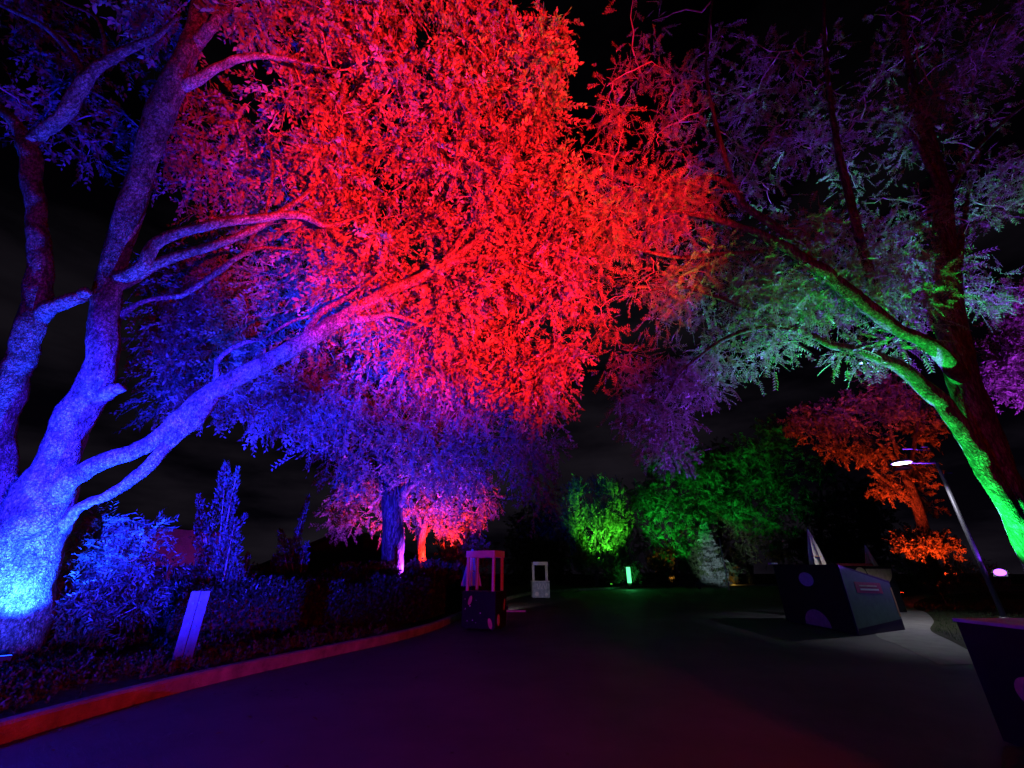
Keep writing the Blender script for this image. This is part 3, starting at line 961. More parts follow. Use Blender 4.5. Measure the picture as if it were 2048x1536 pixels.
simple_tree('dark green tree right of the broad tree behind the spruce', 'dark_tree', 1500, 1160, 56, 16,
            [[(1500, 1180, 56, 16), (1500, 1100, 56, 14), (1500, 1000, 56, 9), (1505, 920, 56, 4)], [(1500, 1060, 56, 8), (1460, 980, 56, 5), (1450, 920, 56, 3)], [(1500, 1040, 56, 8), (1550, 960, 56, 5), (1560, 900, 56, 3)]],
            [(1500, 930, 60, 45, 56, 3, 26), (1530, 1000, 60, 60, 56, 3, 26), (1470, 1000, 40, 60, 56, 2.5, 16), (1550, 890, 45, 40, 57, 2.2, 16), (1560, 1080, 60, 50, 55, 2.5, 18), (1480, 1090, 30, 40, 56, 2, 8)], M_leaf_g,
            per=14, rc=1.25, slen=1.1, nleaf=11, ll=0.36, lw=0.45, droop=0.1, seed=25, r_twig=0.06, twig_r=0.015)
simple_tree('orange red tree glowing behind the street lamp', 'orange_tree', 1830, 1170, 30, 30,
            [[(1880, 1200, 30, 34), (1862, 1120, 30, 30), (1840, 1030, 30, 26), (1815, 960, 30, 20), (1790, 920, 30, 14), (1755, 885, 30, 9), (1700, 860, 30, 5)],
             [(1835, 1010, 30, 14), (1770, 960, 30, 9), (1735, 930, 30, 5)], [(1815, 960, 30, 12), (1830, 880, 30.5, 9), (1840, 800, 31, 5)], [(1800, 940, 30, 9), (1780, 850, 30, 6), (1760, 780, 30, 3)]],
            [(1690, 830, 75, 45, 29.5, 1.6, 30), (1780, 800, 70, 45, 30, 1.8, 30), (1620, 850, 50, 32, 29.5, 1.3, 14), (1850, 840, 50, 50, 31, 1.6, 16), (1720, 890, 80, 30, 29.5, 1.4, 18), (1780, 960, 40, 35, 30.5, 1.4, 9),
             (1840, 960, 40, 50, 31, 1.4, 9), (1750, 760, 40, 22, 30, 1, 7), (1850, 1010, 30, 24, 31, 1.0, 3)], M_leaf_o,
            per=12, rc=0.6, slen=0.55, nleaf=10, ll=0.2, lw=0.5, droop=0.2, seed=26, r_twig=0.045, twig_r=0.009)
simple_tree('violet lit tree hanging in at the right edge behind the locust', 'violet_tree', 2130, 1200, 17, 40,
            [[(2190, 1230, 17, 46), (2170, 1100, 17, 40), (2150, 950, 17, 34), (2130, 820, 17.3, 26), (2110, 700, 17.7, 18), (2090, 600, 18, 10)],
             [(2140, 860, 17.2, 16), (2080, 780, 17, 11), (2020, 730, 17, 6)], [(2115, 720, 17.6, 12), (2060, 650, 17.5, 8), (2010, 610, 17.5, 4)]],
            [(2010, 720, 42, 45, 17, 1.0, 16), (2030, 620, 45, 50, 17.4, 1.0, 16), (2060, 770, 45, 40, 17, 1.0, 12), (2080, 680, 60, 80, 17.5, 1.3, 16), (1985, 770, 22, 30, 17, .6, 5)], M_leaf_m,
            per=13, rc=0.5, slen=0.5, nleaf=10, ll=0.15, lw=0.5, droop=0.2, seed=27, r_twig=0.04)
# nearly black trees that close the view
for k, (lab, px, d, top, wpx) in enumerate([
        ('black tree silhouette left of the bright green round tree', 1075, 48, 1010, 75),
        ('black tree silhouette right of the dark green tree', 1640, 50, 900, 95),
        ('black tree crown rising behind the broad green tree', 1440, 66, 862, 50),
        ('dark tree behind the folded parasol of the planet booth', 1720, 46, 960, 80)]):
    hh = 1160 - top
    simple_tree(lab, 'shadow_tree', px, 1165, d, 14,
                [[(px, 1185, d, 16), (px - 4, 1120, d, 13), (px + 3, top + hh * 0.5, d, 9), (px, top + hh * 0.2, d, 4)]],
                [(px, top + hh * 0.3, wpx * 0.7, hh * 0.3, d, 2.4, 26), (px - wpx * 0.35, top + hh * 0.6, wpx * 0.6, hh * 0.32, d, 2.4, 22), (px + wpx * 0.4, top + hh * 0.6, wpx * 0.55, hh * 0.3, d, 2.4, 22),
                 (px, top + hh * 0.8, wpx * 0.8, hh * 0.2, d, 2, 16)], M_yew, per=10, rc=1.1, slen=1.0, nleaf=10, ll=0.36, lw=0.5, droop=0.1, seed=40 + k, r_twig=0.05, twig_r=0.015, group='unlit trees round the square')


# ---- conifers, shrubs, hedge -------------------------------------------------
def needles_obj(name, pos, d, ln, wd, m, parent, base, tint=None):
    nor = rand_unit(len(pos))
    v, fc = diamonds(pos, nrm(d), nor, ln, wd)
    t = rng.uniform(0, 1, len(pos)) if tint is None else tint
    return props(mesh_obj(name, v - base, fc, m, parent, tint=np.repeat(t, 4)), kind='stuff')


def conifer(label, name, base, h, r, m, n_br, layered=True, lean=(0, 0), tip_up=0.3, ln=0.12, per=60, group=None, cat='tree', irregular=0.35, needle_w=0.28):
    base = np.asarray(base, float)
    root = empty(name, base, label, cat, group)
    top = np.array([lean[0], lean[1], h])
    k = np.linspace(0, 1, 8)[:, None]
    pts = top * k
    v, fc = tube_arrays(pts, np.linspace(0.045 * h / 3, 0.008, 8), 8, 0.05, 3)
    mesh_obj('trunk', v, fc, M_bark_m, root, smooth=True)
    V, F, off = [], [], 0
    pp, dd = [], []
    for i in range(n_br):
        t = ((i + 0.5) / n_br) ** 0.85
        if layered: t = round(t * 14) / 14 + rng.normal() * 0.012
        t = min(0.98, max(0.04, t))
        az = i * 2.39996 + rng.normal() * 0.3
        L_ = r * (1 - t) ** 0.8 * (1 + rng.normal() * irregular) + 0.08 * r
        L_ = max(0.05 * r, L_)
        s = top * t
        out_ = np.array([math.cos(az), math.sin(az), tip_up + rng.normal() * 0.12])
        out_ /= np.linalg.norm(out_)
        kk = np.linspace(0, 1, 4)[:, None]
        bp = s + out_ * L_ * kk
        bp[:, 2] += 0.12 * L_ * kk[:, 0] ** 2
        v, fc = tube_arrays(bp, np.linspace(0.012, 0.004, 4), 4)
        V.append(v)
        F += [tuple(x + off for x in q) for q in fc]
        off += len(v)
        m_ = int(per * (0.35 + L_ / r))
        q = rng.uniform(0.15, 1.02, m_)
        c = s + out_ * (L_ * q)[:, None]
        c[:, 2] += 0.12 * L_ * q ** 2
        c = c + rng.normal(size=(m_, 3)) * np.array([1, 1, 0.6]) * (0.10 * L_ * (1.15 - q) + 0.03 * r)[:, None]
        pp.append(c)
        dd.append(out_ * 0.8 + rng.normal(size=(m_, 3)) * 0.55 + np.array([0, 0, tip_up * 0.6]))
    mesh_obj('branches', np.vstack(V), F, M_twig, root, smooth=True)['kind'] = 'stuff'
    pp, dd = np.vstack(pp), np.vstack(dd)
    l_ = ln * rng.uniform(0.6, 1.3, len(pp))
    needles_obj('foliage', pp + base, dd, l_, l_ * needle_w, m, root, base)
    return root


def upright_juniper(label, px0, py0, d, plumes, name='upright_juniper', group=None):
    """flame-shaped plumes: (px base, py base, px tip, py tip, width px)"""
    b = P(px0, py0, d)
    base = np.array([b[0], b[1], bed_z(b[0], b[1])])
    root = empty(name, base, label, 'tree', group)
    V, F, off = [], [], 0
    pp, dd = [], []
    for (x0, y0, x1, y1, wp) in plumes:
        a, t = P(x0, y0, d), P(x1, y1, d + rng.normal() * 0.1)
        kk = np.linspace(0, 1, 6)[:, None]
        bp = wobble(a + (t - a) * kk, 0.02, int(x0 * 7 + y1))
        v, fc = tube_arrays(bp, np.linspace(0.022, 0.004, 6), 5)
        V.append(v - base)
        F += [tuple(x + off for x in q) for q in fc]
        off += len(v)
        Ls = np.linalg.norm(t - a)
        wr = wp * d / FPX * 0.5
        n = int(420 * Ls * (0.35 + wr * 2.2))
        q = rng.uniform(0, 1, n) ** 0.9
        ax = (t - a) / Ls
        rr = wr * np.clip(1.15 * (1 - q) ** 0.55 * (0.55 + 0.45 * np.minimum(1, q * 4)), 0.05, 1)
        knob = 1 + 0.35 * np.sin(q * 23 + x0) * np.sin(q * 9 + y1)
        u = rand_unit(n)
        u = u - ax * (u @ ax)[:, None]
        c = a + ax * (Ls * q)[:, None] + nrm(u) * (rr * knob * rng.uniform(0.2, 1, n) ** 0.5)[:, None]
        pp.append(c)
        dd.append(ax * 1.0 + nrm(u) * 0.55 + rng.normal(size=(n, 3)) * 0.3)
    o = mesh_obj('stems', np.vstack(V), F, M_twig, root, smooth=True)
    o['kind'] = 'stuff'
    pp, dd = np.vstack(pp), np.vstack(dd)
    l_ = 0.085 * rng.uniform(0.6, 1.3, len(pp))
    needles_obj('foliage', pp, dd, l_, l_ * 0.36, M_needle, root, base)
    return root


upright_juniper('blue lit upright juniper with ragged flame shaped tips', 430, 1230, 9.6,
                [(432, 1190, 452, 925, 58), (440, 1120, 476, 938, 26), (418, 1120, 397, 990, 24), (445, 1090, 492, 1030, 20), (420, 1180, 400, 1020, 50), (440, 1190, 470, 1040, 56),
                 (400, 1195, 372, 1135, 40), (455, 1195, 470, 1100, 48), (380, 1205, 345, 1150, 46), (415, 1205, 420, 1100, 90), (350, 1210, 322, 1165, 40), (470, 1200, 482, 1140, 34)])
upright_juniper('small blue lit juniper tip right of the ragged juniper', 487, 1215, 10.2,
                [(484, 1190, 496, 1108, 22), (482, 1185, 508, 1152, 12), (478, 1195, 472, 1160, 16), (488, 1215, 487, 1150, 26)])
upright_juniper('faint upright juniper before the gabled roof', 585, 1190, 13,
                [(580, 1120, 617, 992, 16), (585, 1110, 602, 1050, 22), (575, 1140, 560, 1060, 30), (590, 1160, 575, 1080, 60), (600, 1150, 612, 1085, 26), (570, 1180, 552, 1110, 50)])


def spray_shrub(label, name, pxs, d, ll, m, per, rc, nleaf=10, slen=0.4, droop=0.2, lw=0.35, z0=None, cat='shrub', group=None, side=0.8):
    """a shrub of many leafy stems rising from one root, through the listed px ellipses"""
    cs = np.vstack([blob_points((a, b, rx, ry, d + dz, th), n) for a, b, rx, ry, dz, th, n in pxs])
    c0 = cs.mean(0)
    base = np.array([c0[0], c0[1], bed_z(c0[0], c0[1]) if z0 is None else z0])
    cs[:, 2] = np.maximum(cs[:, 2], base[2] + 0.05)
    root = empty(name, base, label, cat, group)
    v, fc = link_branches([base + np.array([0, 0, 0.03 * i]) for i in range(4)], cs, 0.03, 0.005, 5, 0.05)
    props(mesh_obj('stems', v - base, fc, M_twig, root, smooth=True), kind='stuff')
    p0, dd, sl, pos, ld, nor, ln, wd, tint = sprays(cs, per, rc, slen, nleaf, ll, lw, droop, side=side)
    pos[:, 2] = np.maximum(pos[:, 2], base[2] + 0.01)
    v, fc = diamonds(pos, ld, nor, ln, wd)
    props(mesh_obj('foliage', v - base, fc, m, root, tint=np.repeat(tint, 4)), kind='stuff')
    return root


spray_shrub('feathery blue lit shrub spreading beside the huge trunk', 'feathery_shrub',
            [(150, 1180, 70, 60, 0, 0.5, 16), (230, 1130, 70, 60, 0.4, 0.5, 16), (130, 1250, 60, 50, -0.2, 0.4, 12), (210, 1210, 70, 50, 0.2, 0.5, 12), (280, 1070, 45, 40, 0.7, 0.4, 9),
             (190, 1070, 60, 45, 0.7, 0.5, 9), (300, 1170, 60, 40, 0.8, 0.4, 8), (100, 1310, 50, 40, -0.4, 0.3, 6)], 7.4, 0.11, M_needle, 12, 0.22, nleaf=11, slen=0.32, droop=0.3, lw=0.24)
spray_shrub('low dark shrub at the foot of the juniper', 'low_shrub', [(350, 1200, 50, 22, 0, 0.4, 10), (300, 1225, 50, 26, -0.4, 0.4, 9)], 9.0, 0.09, M_needle, 10, 0.22, slen=0.25, droop=0.0)
spray_shrub('violet lit clipped flowers round the furrowed trunk', 'flower_border',
            [(700, 1155, 45, 8, 0, 0.4, 26), (760, 1153, 40, 8, 0, 0.4, 18), (840, 1148, 40, 8, 0.2, 0.4, 14), (900, 1150, 30, 8, 0.4, 0.4, 9)], 15.2, 0.14, M_cover, 10, 0.2, nleaf=7, slen=0.25, droop=-0.5, lw=0.5)
spray_shrub('red glowing shrub by the lamp post', 'glowing_shrub', [(1840, 1085, 50, 22, 0, 0.6, 22), (1800, 1080, 25, 16, 0, 0.4, 6), (1880, 1090, 30, 16, 0, 0.4, 6)], 22, 0.17, M_leaf_o, 11, 0.4, slen=0.4, droop=-0.1, lw=0.5, z0=0.0)
spray_shrub('dusky grassy shrub beside the planet booths', 'grassy_shrub', [(1840, 1150, 60, 30, 0, 0.8, 26), (1900, 1150, 60, 30, 0.4, 0.8, 22), (1960, 1165, 50, 22, 0, 0.6, 12)], 19, 0.20, M_cover, 10, 0.4, slen=0.45, droop=-0.4, lw=0.16, z0=0.0)
spray_shrub('green lit low shrubs under the broad tree', 'low_green_shrub', [(1340, 1145, 50, 18, 0, 1.2, 24), (1390, 1130, 45, 24, 0, 1.2, 22), (1440, 1140, 30, 16, 0, 1.0, 10)], 49, 0.34, M_leaf_g, 11, 0.8, slen=0.8, droop=-0.3, lw=0.4, z0=0.05)
spray_shrub('bright green tuft by the glowing bollard', 'bright_tuft', [(1232, 1153, 14, 6, 0, .5, 8), (1265, 1146, 12, 9, 0, .5, 8)], 42, 0.3, M_leaf_g, 10, 0.4, slen=0.5, droop=-0.4, lw=0.4, z0=0.05)
spray_shrub('amber lit little bush right of the spruce', 'amber_bush', [(1466, 1156, 14, 10, 0, .6, 10)], 52, 0.3, M_leaf_o, 10, 0.5, slen=0.5, droop=-0.3, z0=0.05)
spray_shrub('amber glowing bush under the broad tree', 'amber_thicket', [(1340, 1115, 26, 16, 0, .8, 18), (1310, 1130, 16, 14, 0, .6, 6)], 56, 0.34, M_leaf_o, 11, 0.7, slen=0.6, droop=-0.2, z0=0.05)
spruce_b = G(1430, 1172)
conifer('pale blue spruce across the square', 'spruce', (spruce_b[0] * 0.95, spruce_b[1] * 0.95, 0.1), 6.9, 1.75, M_spruce, 150, True, tip_up=-0.12, ln=0.26, per=60, irregular=0.12)


# dark clipped hedge behind the kerb
def hedge(label, name, line, wdt, h, n):
    line = np.asarray(line, float)
    base = np.array([line[0][0], line[0][1], 0.1])
    root = empty(name, base, label, 'hedge')
    c = catmull([(a, b, 0) for a, b in line], 10)
    V, F = [], []
    for i, p in enumerate(c):
        t = c[min(i + 1, len(c) - 1)] - c[max(i - 1, 0)]
        t /= np.linalg.norm(t)
        nn = np.array([-t[1], t[0], 0])
        z = bed_z(p[0], p[1])
        for (o, zz) in ((-0.40, 0.0), (-0.42, 0.7), (-0.3, 0.88), (0.3, 0.88), (0.42, 0.7), (0.40, 0.0)):
            V.append(p + nn * o * wdt + np.array([0, 0, z + zz * h]) - base)
    for i in range(len(c) - 1):
        for j in range(5):
            F.append((i * 6 + j, (i + 1) * 6 + j, (i + 1) * 6 + j + 1, i * 6 + j + 1))
    mesh_obj('hedge_core', V, F, M_yew, root)
    i = rng.integers(0, len(c) - 1, n)
    f_ = rng.uniform(0, 1, n)[:, None]
    p = c[i] * (1 - f_) + c[i + 1] * f_
    t = nrm(c[i + 1] - c[i])
    nn = np.stack([-t[:, 1], t[:, 0], 0 * t[:, 0]], 1)
    a = rng.uniform(-0.35, math.pi + 0.35, n)
    ca = np.sign(np.cos(a)) * np.abs(np.cos(a)) ** 0.45 * 0.5 * wdt
    sa = np.clip(np.abs(np.sin(a)) ** 0.45, 0.0, 1)
    sa = np.where(rng.uniform(0, 1, n) < 0.5, rng.uniform(0.02, 1, n), sa)
    z = np.array([bed_z(x, y) for x, y in p[:, :2]])
    lump = 1 + 0.08 * np.sin(p[:, 0] * 3.1) + 0.06 * np.sin(p[:, 1] * 5.3)
    pos = p + nn * (ca * lump)[:, None]
    pos[:, 2] = z + sa * h * lump * (1 + rng.normal(size=n) * 0.03)
    d = nn * np.sign(ca)[:, None] * 0.6 + np.array([0, 0, 0.7]) + rng.normal(size=(n, 3)) * 0.45
    l_ = 0.10 * rng.uniform(0.6, 1.3, n)
    needles_obj('foliage', pos, d, l_, l_ * 0.4, M_yew, root, base)
    return root


hedge('long black clipped hedge behind the left kerb', 'hedge', [(-7.4, 10.2), (-5.9, 11.2), (-4.6, 12.4), (-3.6, 13.6), (-3.1, 15.2), (-2.9, 17)], 1.2, 1.05, 26000)
hedge('dark hedge in front of the furrowed trunk', 'rear_hedge', [(-9.5, 13.2), (-7.0, 13.6), (-4.8, 14.6), (-3.4, 16.4), (-2.5, 19.5), (-1.9, 23)], 1.3, 1.2, 26000)

# ground cover along the bed
n = 5200
yy = rng.uniform(3.0, 12, n)
xx = np.interp(yy, KL[:, 1], KL[:, 0]) - 0.25 - rng.gamma(2.0, 0.9, n)
keepm = (np.sin(xx * 2.3 + 1) * np.sin(yy * 1.7) + rng.normal(size=n) * 0.5) > -0.1
xx, yy = xx[keepm], yy[keepm]
zz = np.array([bed_z(a, b) for a, b in zip(xx, yy)])
ctr = np.stack([xx, yy, zz + 0.02], 1)
p0, dd, sl, pos, ld, nor, ln, wd, tint = sprays(ctr, 3, 0.05, 0.10, 5, 0.055, 0.5, -0.6)
pos[:, 2] = np.maximum(pos[:, 2], np.repeat(zz, 15) + 0.0)
v, fc = diamonds(pos, ld, nor, ln, wd)
props(mesh_obj('ground_cover', v, fc, M_cover, tint=np.repeat(tint, 4)), 'low leafy ground cover and fallen leaves in the bed', 'ground cover', kind='stuff')
# blades on the lawn
n = 26000
xx = rng.uniform(10.5, 30, n)
yy = rng.uniform(6, 30, n)
from mathutils.geometry import intersect_point_tri_2d
lx = np.interp(yy, np.array(LBc)[:, 1][np.argsort(np.array(LBc)[:, 1])], np.array(LBc)[:, 0][np.argsort(np.array(LBc)[:, 1])])
ok = xx > lx + 0.1
xx, yy = xx[ok], yy[ok]
pos = np.stack([xx, yy, np.full(len(xx), 0.024)], 1)
dd = nrm(np.array([0, 0, 1.0]) + rng.normal(size=(len(xx), 3)) * 0.35)
v, fc = diamonds(pos, dd, rand_unit(len(xx)), 0.09 * rng.uniform(0.6, 1.4, len(xx)), 0.012)
props(mesh_obj('lawn_grass', v, fc, M_leaf_g, tint=np.repeat(rng.uniform(0, 0.4, len(xx)), 4)), 'short dark grass on the lawn at the right', 'grass', kind='stuff')


# ================================================================ stalls, booths, parasols
def disc(name, c, nrm_, up, r, m, parent, arc=(0, 2 * math.pi), ring=False, squash=1.0):
    """thin painted plywood disc standing 6 mm proud"""
    nv = Vector(nrm_).normalized()
    uv = Vector(up).normalized()
    sv = uv.cross(nv)
    c = Vector(c)
    n = 28
    th = [arc[0] + (arc[1] - arc[0]) * i / n for i in range(n + (0 if arc[1] - arc[0] > 6.2 else 1))]
    front = [c + sv * (math.cos(t) * r * squash) + uv * (math.sin(t) * r) + nv * 0.008 for t in th]
    back = [p - nv * 0.006 for p in front]
    k = len(front)
    F = [tuple(range(k)), tuple(range(2 * k - 1, k - 1, -1))] + [(i, k + i, k + (i + 1) % k, (i + 1) % k) for i in range(k)]
    return mesh_obj(name, [tuple(p) for p in front + back], F, m, parent)


def stall(label, loc, rz, body=M_navy, scribble=False, group='open counter stalls'):
    r = empty('counter_stall', loc, label, 'stall', group, rz)
    box('counter', (0, 0, 0.53), (1.12, 0.78, 0.92), body, r, 0.012)
    box('counter_top', (0, 0, 1.008), (1.18, 0.84, 0.035), M_navy if not scribble else M_white, r, 0.006)
    box('kick_plate', (0, 0, 0.062), (1.0, 0.66, 0.02), M_black, r, 0.0)
    for sx in (-1, 1):
        for sy in (-1, 1):
            box('post', (sx * 0.44, sy * 0.30, 1.5), (0.075, 0.075, 0.95), M_white, r, 0.006)
    box('fascia', (0, -0.34, 2.06), (1.0, 0.04, 0.19), M_white, r, 0.006)
    box('fascia', (0, 0.34, 2.06), (1.0, 0.04, 0.19), M_white, r, 0.006)
    box('fascia', (-0.48, 0, 2.061), (0.04, 0.635, 0.19), M_white, r, 0.006)
    box('fascia', (0.48, 0, 2.061), (0.04, 0.635, 0.19), M_white, r, 0.006)
    box('roof_board', (0, 0, 2.02), (0.915, 0.63, 0.02), M_white, r, 0.0)
    for sx in (-1, 1):
        for sy in (-1, 1):
            cyl('caster', (sx * 0.42, sy * 0.26 - 0.015, 0.03), (sx * 0.42, sy * 0.26 + 0.015, 0.03), 0.03, 0.03, M_black, r, 12)
    f, u = (0, -1, 0), (0, 0, 1)
    if not scribble:
        disc('planet', (-0.28, -0.39, 0.78), f, (0.35, 0, 1), 0.13, M_planet, r, squash=0.45)
        disc('planet', (0.40, -0.39, 0.20), f, (-0.3, 0, 1), 0.14, M_planet, r, squash=0.45)
        for k in range(9):
            disc('star', (random.uniform(-0.5, 0.5), -0.39, random.uniform(0.15, 0.92)), f, u, random.uniform(0.008, 0.018), M_planet2, r)
        disc('planet', (0.56, -0.18, 0.28), (1, 0, 0), u, 0.15, M_planet2, r, squash=0.55)
        disc('planet', (0.56, 0.22, 0.66), (1, 0, 0), (0, 0.2, 1), 0.16, M_planet2, r, squash=0.25)
    else:
        for k in range(6):   # unreadable slanted strokes of painted lettering
            x = -0.22 + 0.11 * k
            box('letter_stroke', (x, -0.395, 0.72), (0.035, 0.008, 0.30 + 0.05 * (k % 2)), M_planet2, r, 0.0, Matrix.Rotation(0.28 if k % 2 else -0.2, 3, 'Y'))
        disc('planet', (-0.28, -0.39, 0.28), f, u, 0.13, M_white, r)
        disc('planet', (0.34, -0.39, 0.24), f, u, 0.09, M_planet2, r)
    return r


g1 = G(966, 1262)
stall('dark counter stall with planet discs and four pale posts', (g1[0], g1[1] + 0.35, 0.0), R(-24))
g2 = G(1081, 1197)
M_frost = mat('frosted_blue_paint', (0.26, 0.30, 0.36), 0.7, 0.35, 7)
stall('pale far counter stall with slanted lettering', (g2[0], g2[1], 0.0), R(4), M_frost, True)
# low white board lying on the asphalt beyond the near stall
bq = G(1030, 1224)
box('floor_board', (bq[0], bq[1], 0.035), (0.9, 0.10, 0.06), M_white, None, 0.006)
props(bpy.data.objects['floor_board'], 'short pale batten lying on the asphalt beyond the near stall', 'batten')


def parasol(label, loc, h, m, rz=0.0, group='folded parasols', m2=None, tilt=(0, 0)):
    """folded market parasol: pole, base and pleated cloth"""
    r = empty('folded_parasol', loc, label, 'parasol', group, rz)
    cyl('pole', (0, 0, 0.06), (0, 0, h), 0.022, 0.018, M_wood, r, 10)
    cyl('base', (0, 0, 0), (0, 0, 0.07), 0.26, 0.22, M_black, r, 20)
    cyl('finial', (0, 0, h), (0, 0, h + 0.10), 0.022, 0.004, M_wood, r, 8)
    K, n = 24, 9
    V, F = [], []
    for i in range(n):
        t = i / (n - 1)
        z = h - 0.02 - t * (h * 0.52)
        rr = 0.03 + 0.25 * t ** 0.85
        for k in range(K):
            a = 2 * math.pi * k / K
            q = rr * (1 + (0.34 if k % 3 == 0 else -0.16) * min(1, t * 2))
            V.append((math.cos(a) * q, math.sin(a) * q * 0.85, z - 0.03 * (k % 3 == 0) * t))
    for i in range(n - 1):
        for k in range(K):
            F.append((i * K + k, (i + 1) * K + k, (i + 1) * K + (k + 1) % K, i * K + (k + 1) % K))
    mesh_obj('canopy', V, F, m, r)
    cyl('strap', (0, 0, h * 0.66), (0, 0, h * 0.66 + 0.05), 0.20, 0.185, m2 or M_canvas_o, r, 18)
    return r


q = PY(942, 1180, 16.5)
parasol('folded parasol standing behind the near counter stall', (q[0], q[1], 0), 2.35, M_canvas)
q = PY(1650, 1180, 17.6)
parasol('tall folded cream parasol behind the dark planet booth', (q[0], q[1], 0), 3.15, M_canvas)
q = PY(1760, 1180, 21.5)
parasol('thin folded parasol above the rear planet booth', (q[0], q[1], 0), 2.75, M_canvas)


def booth_walls(root, foot, h, m, tops=None):
    """upright boards between the corner points of the plan"""
    k = len(foot)
    for i in range(k):
        a, b = Vector((*foot[i], 0)), Vector((*foot[(i + 1) % k], 0))
        mm = m[i] if isinstance(m, list) else m
        d = (b - a).normalized()
        nn = Vector((d.y, -d.x, 0)) * 0.018
        ha, hb = (tops[i], tops[(i + 1) % k]) if tops else (h, h)
        a2, b2 = a + d * 0.02, b - d * 0.02
        z0 = Vector((0, 0, 0.02))
        V = [a2 + nn + z0, b2 + nn + z0, b2 + nn + Vector((0, 0, hb)), a2 + nn + Vector((0, 0, ha)),
             a2 - nn + z0, b2 - nn + z0, b2 - nn + Vector((0, 0, hb)), a2 - nn + Vector((0, 0, ha))]
        F = [(0, 1, 2, 3), (7, 6, 5, 4), (0, 4, 5, 1), (1, 5, 6, 2), (2, 6, 7, 3), (3, 7, 4, 0)]
        mesh_obj('side_board', [tuple(v) for v in V], F, mm, root)


def ngon_prism(name, foot, z, th, m, root):
    k = len(foot)
    V = [(x, y, z) for x, y in foot] + [(x, y, z + th) for x, y in foot]
    F = [tuple(range(k))[::-1], tuple(range(k, 2 * k))] + [(i, (i + 1) % k, k + (i + 1) % k, k + i) for i in range(k)]
    return mesh_obj(name, V, F, m, root)


# the planet booth: long dark side to the road, green game board to the camera
A = np.array([9.2, 12.7]); B = np.array([9.5, 16.3]); Cc = np.array([11.5, 13.9]); D_ = np.array([11.7, 16.4])
o0 = np.array([10.4, 14.8])
root = empty('planet_booth', (o0[0], o0[1], 0), 'big dark planet booth with a green board on its near side', 'booth', 'planet booths')
foot = [tuple(A - o0), tuple(Cc - o0), tuple(D_ - o0), tuple(B - o0)]
booth_walls(root, foot, 1.72, [M_navy, M_navy, M_navy, M_navy], [1.74, 1.30, 1.62, 1.80])
a3, c3 = Vector((*(A - o0), 0)), Vector((*(Cc - o0), 0))
dv = (c3 - a3).normalized()
nv = Vector((dv.y, -dv.x, 0))
pts = [(0.04, 0.24, 1.70), (1.0, 0.24, 1.30)]
Lq = (c3 - a3).length
V = []
for off in (0.034, 0.020):
    for (s_, z_) in ((0.03, 0.16), (Lq - 0.06, 0.30), (Lq - 0.06, 1.24), (0.03, 1.70)):
        V.append(tuple(a3 + dv * s_ + nv * off + Vector((0, 0, z_))))
mesh_obj('green_board', V, [(0, 1, 2, 3), (7, 6, 5, 4), (0, 4, 5, 1), (1, 5, 6, 2), (2, 6, 7, 3), (3, 7, 4, 0)], M_panel, root)


def on_panel(name, s0, s1, z0, z1, off, m, dz=0.0):
    V = []
    for o_ in (off + 0.006, off):
        for (s_, z_) in ((s0, z0), (s1, z0 - dz), (s1, z1 - dz), (s0, z1)):
            V.append(tuple(a3 + dv * s_ + nv * o_ + Vector((0, 0, z_))))
    return mesh_obj(name, V, [(0, 1, 2, 3), (7, 6, 5, 4), (0, 4, 5, 1), (1, 5, 6, 2), (2, 6, 7, 3), (3, 7, 4, 0)], m, root)


on_panel('label_plate', 0.55, 1.95, 1.02, 1.30, 0.036, M_redlab, 0.05)
on_panel('label_line', 0.75, 1.70, 1.18, 1.215, 0.044, M_planet, 0.03)
on_panel('label_line', 0.75, 1.75, 1.08, 1.125, 0.044, M_white, 0.03)
on_panel('edge_trim', Lq - 0.13, Lq - 0.05, 0.36, 1.12, 0.036, M_ochre)
on_panel('corner_strip', 0.0, 0.035, 0.12, 1.72, 0.036, M_grey)
b3 = Vector((*(B - o0), 0))
dl = (b3 - a3).normalized()
nl = Vector((-dl.y, dl.x, 0))
Ll = (b3 - a3).length
cpt = a3 + dl * (Ll * 0.47) + nl * 0.018
disc('planet', cpt + Vector((0, 0, 1.34)), nl, (0, 0, 1), 0.20, M_planet2, root, squash=2.0)
disc('planet', cpt + Vector((0, 0, 0.06)), nl, (0, 0, 1), 0.44, M_planet, root, arc=(0, math.pi), squash=1.5)
ngon_prism('counter_top', [tuple((p - o0) * 0.985) for p in (A, Cc, D_, B)], 1.18, 0.03, M_navy, root)
cap = a3 + dl * Ll
box('corner_cap', (cap.x, cap.y, 1.83), (0.22, 0.22, 0.05), M_white, root, 0.006)

# the rear planet booth
q0 = PY(1712, 1170, 19.0)
q1 = PY(1798, 1190, 20.6)
root = empty('rear_planet_booth', ((q0[0] + q1[0]) / 2, 20.2, 0), 'smaller planet booth with a big orange planet behind the green board', 'booth', 'planet booths')
oo = np.array([(q0[0] + q1[0]) / 2, 20.2])
fa, fb = np.array([q0[0] - 0.5, 19.4]) - oo, np.array([q1[0] - 0.75, 19.6]) - oo
foot = [tuple(fa), tuple(fb), tuple(fb + np.array([0.2, 1.9])), tuple(fa + np.array([0.1, 1.9]))]
booth_walls(root, foot, 1.78, M_navy)
ngon_prism('counter_top', [tuple(np.array(p) * 0.97) for p in foot], 1.2, 0.03, M_navy, root)
box('top_rail', ((fa[0] + fb[0]) / 2 - 0.3, fa[1] + 0.05, 1.84), (1.5, 0.10, 0.10), M_redlab, root, 0.006)
dr = Vector((*(fb - fa), 0)).normalized()
nr = Vector((dr.y, -dr.x, 0))
disc('planet', Vector((*(fa + (fb - fa) * 0.45), 1.50)) + nr * 0.018, nr, (0, 0, 1), 0.24, M_planet, root)
